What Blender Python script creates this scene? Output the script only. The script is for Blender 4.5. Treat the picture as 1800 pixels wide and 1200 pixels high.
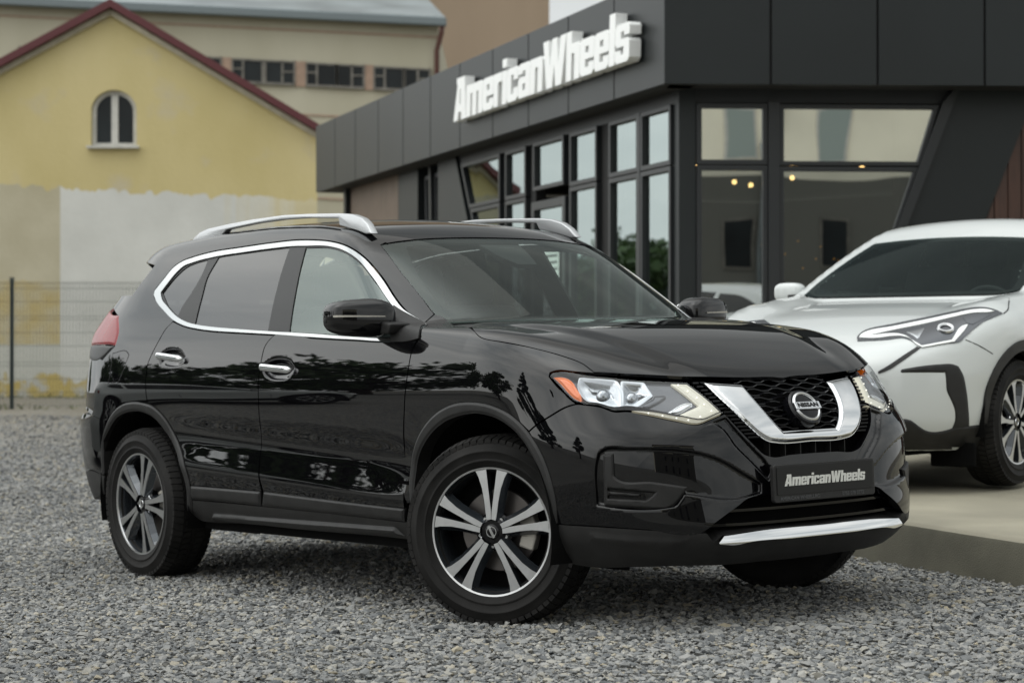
import bpy, bmesh, math, random
import numpy as np
from mathutils import Matrix, Vector, noise
from mathutils.geometry import delaunay_2d_cdt
PI=math.pi; R_=math.radians
for o in list(bpy.data.objects): bpy.data.objects.remove(o)
SC=bpy.context.scene; C=SC.collection
# ------------------------------------------------ camera
cam=bpy.data.objects.new('camera',bpy.data.cameras.new('camera')); C.objects.link(cam); SC.camera=cam
cam.data.sensor_width=36; cam.data.lens=71.9; cam.data.clip_end=2000
cam.location=(0,0,1.0116); cam.rotation_euler=(R_(90.4),0,0)
cam.data.dof.use_dof=True; cam.data.dof.focus_distance=7.75; cam.data.dof.aperture_fstop=4.0
# ------------------------------------------------ overcast sky, soft sun
W=bpy.data.worlds.new('World'); SC.world=W; W.use_nodes=True
nt=W.node_tree; bg=nt.nodes['Background']; N=nt.nodes.new; LK=nt.links.new
SUN_EL,SUN_AZ=R_(52),R_(250)
sky=N('ShaderNodeTexSky'); sky.sky_type='NISHITA'; sky.sun_disc=False; sky.sun_elevation=SUN_EL; sky.sun_rotation=SUN_AZ; sky.dust_density=3; sky.air_density=1.2
hs=N('ShaderNodeHueSaturation'); hs.inputs['Saturation'].default_value=.35; LK(sky.outputs[0],hs.inputs['Color'])
tc=N('ShaderNodeTexCoord'); mp=N('ShaderNodeMapping'); mp.inputs['Scale'].default_value=(1.6,1.6,4.2); LK(tc.outputs['Generated'],mp.inputs[0])
nz=N('ShaderNodeTexNoise'); nz.inputs['Scale'].default_value=1.5; nz.inputs['Detail'].default_value=7; nz.inputs['Roughness'].default_value=.55; LK(mp.outputs[0],nz.inputs['Vector'])
cr=N('ShaderNodeValToRGB'); cr.color_ramp.elements[0].position=.30; cr.color_ramp.elements[1].position=.72
cr.color_ramp.elements[0].color=(5.2,5.7,5.9,1); cr.color_ramp.elements[1].color=(11.5,11.6,11.2,1); LK(nz.outputs['Fac'],cr.inputs[0])
mx=N('ShaderNodeMix'); mx.data_type='RGBA'; mx.inputs['Factor'].default_value=.86; LK(hs.outputs[0],mx.inputs['A']); LK(cr.outputs[0],mx.inputs['B'])

def vdot(d):
    q=N('ShaderNodeVectorMath'); q.operation='DOT_PRODUCT'; LK(tc.outputs['Generated'],q.inputs[0]); l=math.sqrt(sum(a*a for a in d)); q.inputs[1].default_value=[a/l for a in d]; return q.outputs['Value']
def vmap(v,a,b,c,d):
    q=N('ShaderNodeMapRange'); q.interpolation_type='SMOOTHSTEP'; q.inputs[1].default_value=a; q.inputs[2].default_value=b; q.inputs[3].default_value=c; q.inputs[4].default_value=d; LK(v,q.inputs[0]); return q.outputs[0]
def vmul(a,b):
    q=N('ShaderNodeMath'); q.operation='MULTIPLY'; LK(a,q.inputs[0]); LK(b,q.inputs[1]); return q.outputs[0]
cloud=vmul(vmul(vmap(vdot((.20,.83,.62)),.84,.975,1,.40),vmap(vdot((0,-.1,1)),.72,.97,1,2.1)),vmap(vdot((-.9,.05,.42)),.35,.97,.95,2.0))   # a heavy cloud over the showroom, thin bright cloud overhead and to the left
vs=N('ShaderNodeVectorMath'); vs.operation='SCALE'; LK(mx.outputs['Result'],vs.inputs[0]); LK(cloud,vs.inputs['Scale']); LK(vs.outputs[0],bg.inputs['Color']); bg.inputs['Strength'].default_value=.125
sun=bpy.data.objects.new('sun',bpy.data.lights.new('sun','SUN')); C.objects.link(sun)
sun.data.energy=.8; sun.data.angle=R_(140); sun.data.color=(1,.96,.9)
_d=Vector((math.sin(SUN_AZ)*math.cos(SUN_EL),math.cos(SUN_AZ)*math.cos(SUN_EL),math.sin(SUN_EL))); sun.rotation_euler=_d.to_track_quat('Z','Y').to_euler()
SC.view_settings.view_transform='Standard'; SC.view_settings.look='None'; SC.view_settings.exposure=-.12; SC.view_settings.gamma=1
SC.cycles.max_bounces=8; SC.cycles.transparent_max_bounces=16; SC.cycles.use_denoising=True; SC.cycles.caustics_reflective=False; SC.cycles.caustics_refractive=False
# ------------------------------------------------ materials
def mat(name,col,rough=.5,metal=0,coat=0,coat_rough=.03,spec=.5,vary=0,vscale=6,bump=0,bscale=80,emit=None,estr=0,ior=1.5):
    m=bpy.data.materials.new(name); m.use_nodes=True; t=m.node_tree; b=t.nodes['Principled BSDF']
    b.inputs['Base Color'].default_value=(*col,1); b.inputs['Roughness'].default_value=rough; b.inputs['Metallic'].default_value=metal
    b.inputs['Coat Weight'].default_value=coat; b.inputs['Coat Roughness'].default_value=coat_rough; b.inputs['Specular IOR Level'].default_value=spec; b.inputs['IOR'].default_value=ior
    if emit: b.inputs['Emission Color'].default_value=(*emit,1); b.inputs['Emission Strength'].default_value=estr
    tc=t.nodes.new('ShaderNodeTexCoord')
    if vary:
        n=t.nodes.new('ShaderNodeTexNoise'); n.inputs['Scale'].default_value=vscale; n.inputs['Detail'].default_value=6; t.links.new(tc.outputs['Object'],n.inputs['Vector'])
        r=t.nodes.new('ShaderNodeValToRGB'); r.color_ramp.elements[0].position=.3; r.color_ramp.elements[1].position=.7
        r.color_ramp.elements[0].color=(*[c*(1-vary) for c in col],1); r.color_ramp.elements[1].color=(*[min(1,c*(1+vary)) for c in col],1)
        t.links.new(n.outputs['Fac'],r.inputs[0]); t.links.new(r.outputs[0],b.inputs['Base Color'])
    if bump:
        n=t.nodes.new('ShaderNodeTexNoise'); n.inputs['Scale'].default_value=bscale; n.inputs['Detail'].default_value=4; t.links.new(tc.outputs['Object'],n.inputs['Vector'])
        u=t.nodes.new('ShaderNodeBump'); u.inputs['Strength'].default_value=bump; u.inputs['Distance'].default_value=.01; t.links.new(n.outputs['Fac'],u.inputs['Height']); t.links.new(u.outputs[0],b.inputs['Normal'])
    return m
def glass(name,tint,fac=None,ior=1.5,rough=0,gcol=(1,1,1),wave=0):
    m=bpy.data.materials.new(name); m.use_nodes=True; t=m.node_tree; t.nodes.remove(t.nodes['Principled BSDF']); out=t.nodes['Material Output']
    tr=t.nodes.new('ShaderNodeBsdfTransparent'); tr.inputs[0].default_value=(*tint,1)
    gl=t.nodes.new('ShaderNodeBsdfGlossy'); gl.inputs['Roughness'].default_value=rough; gl.inputs['Color'].default_value=(*gcol,1)
    fr=t.nodes.new('ShaderNodeFresnel'); ge=t.nodes.new('ShaderNodeNewGeometry'); im=t.nodes.new('ShaderNodeMapRange'); im.inputs[3].default_value=ior; im.inputs[4].default_value=1/ior; t.links.new(ge.outputs['Backfacing'],im.inputs[0]); t.links.new(im.outputs[0],fr.inputs['IOR'])   # a thin sheet: the same mirror from both sides
    mx=t.nodes.new('ShaderNodeMixShader')
    if fac is None: t.links.new(fr.outputs[0],mx.inputs[0])
    else:
        ma=t.nodes.new('ShaderNodeMath'); ma.operation='MAXIMUM'; ma.inputs[1].default_value=fac; t.links.new(fr.outputs[0],ma.inputs[0]); t.links.new(ma.outputs[0],mx.inputs[0])
    if wave:
        tc=t.nodes.new('ShaderNodeTexCoord'); n=t.nodes.new('ShaderNodeTexNoise'); n.inputs['Scale'].default_value=1.1; n.inputs['Detail'].default_value=1; t.links.new(tc.outputs['Object'],n.inputs['Vector'])
        u=t.nodes.new('ShaderNodeBump'); u.inputs['Strength'].default_value=1; u.inputs['Distance'].default_value=wave; t.links.new(n.outputs['Fac'],u.inputs['Height']); t.links.new(u.outputs[0],gl.inputs['Normal']); t.links.new(u.outputs[0],fr.inputs['Normal'])
    t.links.new(tr.outputs[0],mx.inputs[1]); t.links.new(gl.outputs[0],mx.inputs[2]); t.links.new(mx.outputs[0],out.inputs['Surface'])
    return m
M={}
M['paint']=mat('black paint',(.0025,.0025,.003),.35,0,1,.008,0)
M['white']=mat('white pearl paint',(.56,.585,.578),.3,0,1,.03,.2)
M['gloss']=mat('gloss black trim',(.004,.004,.005),.4,0,.7,.03,0)
M['matte']=mat('matte black plastic',(.0125,.0122,.012),.5,spec=.36,vary=.35,vscale=14,bump=.08,bscale=900)
M['black']=mat('deep black',(.004,.004,.004),.9,spec=.1)
M['chrome']=mat('chrome',(.72,.73,.74),.06,1)
M['trim']=mat('bright window moulding',(.47,.48,.48),.10,1)
M['pillar']=mat('black pillar film',(.006,.006,.006),.38,spec=.3)
M['satin']=mat('satin silver',(.66,.67,.68),.30,1)
M['rail']=mat('silver rail',(.46,.47,.48),.36,.55,.3)
M['tyre']=mat('tyre rubber',(.0095,.0090,.0085),.74,spec=.25,vary=.8,vscale=6)
M['alloy']=mat('machined alloy',(.55,.555,.56),.28,1,.3,.05,vary=.06,vscale=30)
M['alloydark']=mat('dark alloy',(.045,.052,.060),.25,.6,.8,.04)
M['disc']=mat('brake disc',(.12,.11,.105),.4,.8)
M['caliper']=mat('caliper cast iron',(.40,.38,.34),.55,.3)
M['amber']=mat('amber lens',(.85,.17,.012),.10,coat=1,emit=(1,.20,.02),estr=.08)
M['red']=mat('red lens',(.20,.004,.008),.25,coat=.25,spec=.2)
M['reflector']=mat('lamp reflector',(.42,.44,.46),.13,1)
M['bulb']=mat('frosted daytime light',(.50,.49,.42),.22,coat=.6,emit=(1,.92,.66),estr=.22)
M['led']=mat('led point',(1,1,.95),.2,emit=(1,.96,.82),estr=.7)
M['lampgrey']=mat('lamp housing grey',(.10,.105,.115),.22,.5)
M['clear']=glass('clear lens',(.93,.94,.95))
M['ws']=glass('windscreen',(.84,.93,.89),.0,1.58,0,(.92,1,.97))
M['sideglass']=glass('side glass',(.78,.88,.84),.15,1.55,0,(.9,1,.96))
M['privacy']=glass('privacy glass',(.055,.06,.062),.12,1.65)
M['darkglass']=glass('dark car glass',(.06,.075,.075),.03,1.42)
M['cloth']=mat('dark seat fabric',(.05,.05,.053),.85,vary=.2)
M['headliner']=mat('light grey headlining',(.40,.40,.38),.9)
M['hws']=glass('hatchback windscreen',(.50,.56,.54),.0,1.33,0,(.42,.52,.53))
M['dash']=mat('dashboard plastic',(.022,.023,.025),.6)
M['letter']=mat('white acrylic letters',(.80,.81,.80),.35)
M['plateletter']=mat('plate letter paint',(.62,.62,.58),.5)
M['plate']=mat('black plate',(.007,.007,.007),.45,spec=.3)
M['emboss']=mat('embossed grey',(.05,.052,.055),.35)
M['clad']=mat('anthracite metal cladding',(.0105,.0135,.0145),.42,.12,spec=.4,vary=.12,vscale=.9)
M['frame']=mat('anthracite window frame',(.016,.018,.020),.40,.1)
M['seam']=mat('panel joint shadow gap',(.006,.006,.006),.8)
M['shoplow']=glass('lower shop glass',(.30,.34,.34),.42,1.5,0,(.93,.97,.96),.0022)
M['shop']=glass('coated shop glass',(.30,.34,.34),.72,1.55,0,(.95,.97,.95),.0022)
M['shopside']=glass('coated side glass',(.34,.38,.38),.44,1.5,0,(.90,1,.98),.0022)
M['lampwarm']=mat('warm bulb',(1,.8,.5),.3,emit=(1,.62,.22),estr=9)
M['orange']=mat('orange lit strip',(.9,.42,.05),.4,emit=(1,.42,.03),estr=.55)
M['fence']=mat('dark green coated steel',(.012,.022,.022),.5)
M['pvc']=mat('weathered white window frame',(.52,.51,.47),.5,vary=.12)
M['oldframe']=mat('old wooden frame',(.16,.15,.13),.7,vary=.3)
M['oldglass']=mat('dark dusty glass',(.010,.013,.014),.2,spec=.22,vary=.6,vscale=.8)
M['redtrim']=mat('dark red roof trim',(.085,.012,.015),.5)
M['sheet']=mat('old zinc roof',(.22,.25,.26),.45,.2,vary=.3,vscale=.6)
M['pipe']=mat('brown drainpipe',(.09,.035,.025),.5)
M['barkm']=mat('bark',(.06,.045,.035),.9,vary=.4,bump=.6,bscale=12)
M['leaf']=mat('leaves',(.045,.085,.022),.55,vary=.55,vscale=1.3)
M['leafdark']=mat('conifer leaves',(.018,.040,.016),.6,vary=.5,vscale=1.3)
M['room']=mat('showroom wall',(.05,.055,.05),.8)
def wood(name,c1,c2):
    m=mat(name,c1,.5); t=m.node_tree; b=t.nodes['Principled BSDF']; tc=t.nodes.new('ShaderNodeTexCoord'); mp=t.nodes.new('ShaderNodeMapping'); mp.inputs['Scale'].default_value=(14,14,.9)
    n=t.nodes.new('ShaderNodeTexNoise'); n.inputs['Scale'].default_value=3; n.inputs['Detail'].default_value=8; r=t.nodes.new('ShaderNodeValToRGB'); r.color_ramp.elements[0].color=(*c1,1); r.color_ramp.elements[1].color=(*c2,1); r.color_ramp.elements[0].position=.3; r.color_ramp.elements[1].position=.7
    t.links.new(tc.outputs['Object'],mp.inputs[0]); t.links.new(mp.outputs[0],n.inputs['Vector']); t.links.new(n.outputs['Fac'],r.inputs[0]); t.links.new(r.outputs[0],b.inputs['Base Color']); return m
M['wood']=wood('brown wood slat',(.030,.013,.008),(.062,.026,.016))
M['woodgrey']=wood('weathered wood slat',(.14,.10,.075),(.22,.165,.125))
# ------------------------------------------------ object helpers
def obj(name,me,m=None,parent=None,smooth=False):
    o=bpy.data.objects.new(name,me); C.objects.link(o)
    if m is not None and len(me.materials)==0: me.materials.append(m)
    if parent is not None: o.parent=parent
    if smooth: me.polygons.foreach_set('use_smooth',[True]*len(me.polygons))
    return o
def empty(name,parent=None,loc=(0,0,0),rot=(0,0,0)):
    o=bpy.data.objects.new(name,None); C.objects.link(o); o.location=loc; o.rotation_euler=rot; o.empty_display_size=.2
    if parent is not None: o.parent=parent
    return o
def tag(o,label,cat,group=None,kind=None):
    o['label']=label; o['category']=cat
    if group: o['group']=group
    if kind: o['kind']=kind
    return o
def struct(o,label=None): 
    o['kind']='structure'
    if label: o['label']=label
    return o
def pyd(V,F):
    me=bpy.data.meshes.new('m'); me.from_pydata([tuple(map(float,v)) for v in V],[],[tuple(map(int,f)) for f in F]); me.update(); return me
class MB:
    "collects shapes of ONE part"
    def __init__(s): s.V=[];s.F=[]
    def add(s,V,F):
        k=len(s.V); s.V+= [tuple(map(float,v)) for v in V]; s.F+=[tuple(int(i)+k for i in f) for f in F]; return s
    def box(s,c,d,rot=None):
        x,y,z=[a/2 for a in d]; V=[(-x,-y,-z),(x,-y,-z),(x,y,-z),(-x,y,-z),(-x,-y,z),(x,-y,z),(x,y,z),(-x,y,z)]
        V=[Vector(v) for v in V]
        if rot is not None: V=[rot@v for v in V]
        return s.add([tuple(v+Vector(c)) for v in V],[(0,3,2,1),(4,5,6,7),(0,1,5,4),(1,2,6,5),(2,3,7,6),(3,0,4,7)])
    def prism(s,poly,fn,t0,t1):
        "poly 2D list; fn(u,v,t)->3D"
        n=len(poly); V=[fn(u,v,t0) for u,v in poly]+[fn(u,v,t1) for u,v in poly]
        return s.add(V,[tuple(range(n))[::-1],tuple(range(n,2*n))]+[(i,(i+1)%n,n+(i+1)%n,n+i) for i in range(n)])
    def tube(s,P,r,n=8,cap=True,up=(0,0,1)):
        P=[Vector(p) for p in P]; rr=r if hasattr(r,'__len__') else [r]*len(P); V=[];F=[]
        for i,p in enumerate(P):
            d=(P[min(i+1,len(P)-1)]-P[max(i-1,0)]).normalized(); a=d.cross(Vector(up)); a=a.normalized() if a.length>1e-5 else Vector((1,0,0)); b=a.cross(d)
            V+=[tuple(p+rr[i]*(a*math.cos(2*PI*k/n)+b*math.sin(2*PI*k/n))) for k in range(n)]
        for i in range(len(P)-1): F+=[(i*n+k,i*n+(k+1)%n,(i+1)*n+(k+1)%n,(i+1)*n+k) for k in range(n)]
        if cap: F+=[tuple(range(n))[::-1],tuple((len(P)-1)*n+k for k in range(n))]
        return s.add(V,F)
    def lathe(s,prof,n=64,axis='y',a0=0,a1=2*PI,closed=True):
        "prof: (r,t) ; axis along t"
        m=len(prof);V=[];F=[];full=abs(a1-a0-2*PI)<1e-6; k=n if full else n+1
        for i in range(k):
            a=a0+(a1-a0)*i/n
            for r,t in prof: V.append((r*math.cos(a),t,r*math.sin(a)))
        for i in range(n):
            j=(i+1)%k
            for q in range(m-1 if not closed else m):
                q2=(q+1)%m; F.append((i*m+q,i*m+q2,j*m+q2,j*m+q))
        return s.add(V,F)
    def obj(s,name,m,parent=None,smooth=False,bevel=0,seg=2,auto=None):
        me=pyd(s.V,s.F); bm=bmesh.new(); bm.from_mesh(me); bmesh.ops.recalc_face_normals(bm,faces=bm.faces)
        if bevel: bmesh.ops.bevel(bm,geom=[e for e in bm.edges if len(e.link_faces)==2 and e.calc_face_angle(0)>.5],offset=bevel,segments=seg,affect='EDGES',profile=.5,clamp_overlap=True)
        bm.to_mesh(me); bm.free(); o=obj(name,me,m,parent,smooth)
        if auto is not None: 
            me.polygons.foreach_set('use_smooth',[True]*len(me.polygons)); me.set_sharp_from_angle(angle=R_(auto))
        return o
# ---- body surfaces: a car body as one smooth implicit field, F<0 inside ----
class Lut:
    def __init__(s,g,v): s.g,s.v=g,v
    def __call__(s,x): return np.interp(x,s.g,s.v)
def lut(tab,lo,hi,sig=.02,n=2400):
    xs=np.array([t[0] for t in tab],float);ys=np.array([t[1] for t in tab],float)
    g=np.linspace(lo,hi,n);v=np.interp(g,xs,ys)
    m0=(ys[1]-ys[0])/(xs[1]-xs[0]);m1=(ys[-1]-ys[-2])/(xs[-1]-xs[-2])
    v=np.where(g<xs[0],ys[0]+m0*(g-xs[0]),np.where(g>xs[-1],ys[-1]+m1*(g-xs[-1]),v))
    w=max(1,int(4*sig/(g[1]-g[0])));k=np.exp(-.5*((np.arange(-w,w+1)*(g[1]-g[0]))/sig)**2);k/=k.sum()
    e=np.concatenate([v[0]+(np.arange(-w,0))*(v[1]-v[0]),v,v[-1]+np.arange(1,w+1)*(v[-1]-v[-2])])
    v=np.convolve(e,k,'valid')
    return Lut(g,v)
def smax(a,b,k):
    h=np.maximum(k-np.abs(a-b),0)/k
    return np.maximum(a,b)+h*h*k*.25
def smin(a,b,k): return -smax(-a,-b,k)
def sstep(a,b,x):
    t=np.clip((x-a)/(b-a),0,1);return t*t*(3-2*t)
class SuvBody:
    S=lut([(.18,.74),(.24,.80),(.30,.850),(.36,.878),(.44,.890),(.54,.894),(.66,.896),(.78,.902),(.88,.908),(.94,.904),(1.0,.892),(1.08,.872),(1.15,.852),(1.28,.803),(1.42,.741),(1.54,.682),(1.62,.635),(1.72,.57)],0,2,.028)
    A=lut([(.16,.70),(.22,.84),(.28,.93),(.34,.972),(.40,.972),(.47,.962),(.55,.956),(.65,.948),(.72,.938),(.80,.905),(.90,.850),(.96,.815),(1.05,.74),(1.2,.60)],0,2,.02)
    R=lut([(.2,.88),(.30,.95),(.38,.99),(.48,1.04),(.60,1.085),(.72,1.09),(.775,1.07),(.81,.98),(.95,.955),(1.10,.985),(1.20,.99),(1.35,.81),(1.5,.62),(1.58,.54),(1.72,.40)],0,2,.015)
    H=lut([(-.6,1.172),(-.3,1.158),(0,1.143),(.24,1.110),(.44,1.060),(.58,1.006),(.7,.96),(.8,.92),(.9,.87)],-2,2,.05)
    T=lut([(-3.7,1.53),(-3.3,1.625),(-2.9,1.674),(-2.4,1.694),(-1.9,1.693),(-1.5,1.672),(-1.2,1.632),(-1.0,1.582),(-.6,1.45)],-4.5,1.5,.08)
    N=lut([(.2,3.2),(.45,3.2),(.6,3.35),(.70,3.3),(.77,2.95),(.86,2.65),(.95,2.6)],0,2,.03)
    Lx=-2.706
    def f(s,P):
        x,y,z=P[...,0],P[...,1],P[...,2];Y=np.abs(y)
        B=np.maximum(s.S(z),.05)
        # doors: a soft waist under the shoulder and the swoop rising out of the sill
        w=sstep(-2.9,-2.1,x)*(1-sstep(-.75,-.1,x))
        zc=.56-.055*(x+1.5)
        B=B-w*.020*np.exp(-((z-zc-.10)/.085)**2)+w*.006*np.exp(-((z-zc+.05)/.04)**2)
        n=np.where(x>-1.4,s.N(z),4.0)
        a=np.maximum(x,0)/s.A(z)+np.maximum(-2.69-x,0)/s.R(z)
        g=B*((a**n+(Y/B)**n+1e-12)**(1/n)-1)
        hood=(z-(s.H(x)-.022*Y*Y+.012*sstep(.06,-.06,Y-(.40+.28*(.75-x)))*sstep(.95,.55,x)))*.97
        roof=z-(s.T(x)-.11*Y*Y)
        ws=(z-(1.150+.585*(-.270-.12*Y*Y-.50*Y**4-x)+.06*np.clip(-.275-x,0,.8)*(1.025+x)))*.86
        top=smin(hood,smax(roof,ws,.05),.015)
        k=.05+.06*np.clip((x+.45)/.4,0,1)
        return smax(g,top,k)
class HatchBody:
    S=lut([(.15,.76),(.22,.80),(.32,.86),(.45,.875),(.60,.878),(.75,.888),(.85,.89),(.92,.875),(1.0,.84),(1.08,.80),(1.25,.74),(1.40,.67),(1.50,.60),(1.6,.52)],0,2,.03)
    A=lut([(.12,.72),(.18,.82),(.26,.90),(.36,.925),(.50,.93),(.62,.925),(.70,.905),(.76,.87),(.82,.79),(.90,.68),(1.0,.5)],0,2,.02)
    R=lut([(.2,.70),(.4,.78),(.6,.80),(.9,.76),(1.1,.70),(1.3,.45),(1.5,.15),(1.6,.0)],0,2,.03)
    H=lut([(-1,1.07),(-.5,1.035),(-.2,1.005),(.1,.965),(.35,.915),(.55,.855),(.7,.795),(.85,.72)],-2,2,.05)
    T=lut([(-3.6,1.30),(-3.0,1.43),(-2.4,1.52),(-1.9,1.552),(-1.5,1.555),(-1.2,1.535),(-1.0,1.505),(-.7,1.42)],-4.5,1.5,.08)
    N=lut([(.2,2.9),(.6,2.9),(.75,2.7),(.95,2.5)],0,2,.03)
    Lx=-2.64
    def f(s,P):
        x,y,z=P[...,0],P[...,1],P[...,2];Y=np.abs(y)
        B=np.maximum(s.S(z),.05)
        n=np.where(x>-1.4,s.N(z),3.6)
        a=np.maximum(x,0)/np.maximum(s.A(z),.05)+np.maximum(-2.6-x,0)/np.maximum(s.R(z),.05)
        w=np.exp(-((x)/.42)**2)*sstep(.45,.6,z)*sstep(1.0,.8,z)+np.exp(-((x+2.64)/.42)**2)*sstep(.45,.6,z)*sstep(1.0,.8,z)
        B=B+.03*w-.03*np.exp(-((x+1.3)/.5)**2)*sstep(.3,.5,z)*sstep(.95,.7,z)
        g=B*((a**n+(Y/B)**n+1e-12)**(1/n)-1)
        hood=(z-(s.H(x)-.03*Y*Y+.045*sstep(.45,.75,Y)*sstep(.6,.05,x)))*.95
        roof=z-(s.T(x)-.12*Y*Y)
        ws=(z-(1.03+.52*(-.30-.22*Y*Y-x)+.07*np.clip(-.3-x,0,.8)*(1.1+x)))*.88
        top=smin(hood,smax(roof,ws,.05),.015)
        k=.05+.05*np.clip((x+.45)/.4,0,1)
        return smax(g,top,k)
def scan(f,O,n,hi,lo,off,steps=44):
    """first crossing of f=off along O+n*t going from t=hi down to lo (vectorised)"""
    N=len(O);ts=np.linspace(hi,lo,steps);t0=np.full(N,np.nan);prev=None;done=np.zeros(N,bool);best=np.full(N,1e9);bt=np.full(N,lo)
    for t in ts:
        v=f(O+n*t)-off(O+n*t)
        if prev is not None:
            hit=(~done)&(prev>0)&(v<=0);t0[hit]=t;done|=hit
        b=v<best;bt[b]=t;best[b]=v[b];prev=v
    st=(hi-lo)/(steps-1);a=np.where(done,t0,bt);b=a+st
    for _ in range(16):
        m=(a+b)/2;s=(f(O+n*m[:,None])-off(O+n*m[:,None]))>0
        b=np.where(s,m,b);a=np.where(s,a,m)
    return np.where(done,(a+b)/2,bt)
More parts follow.
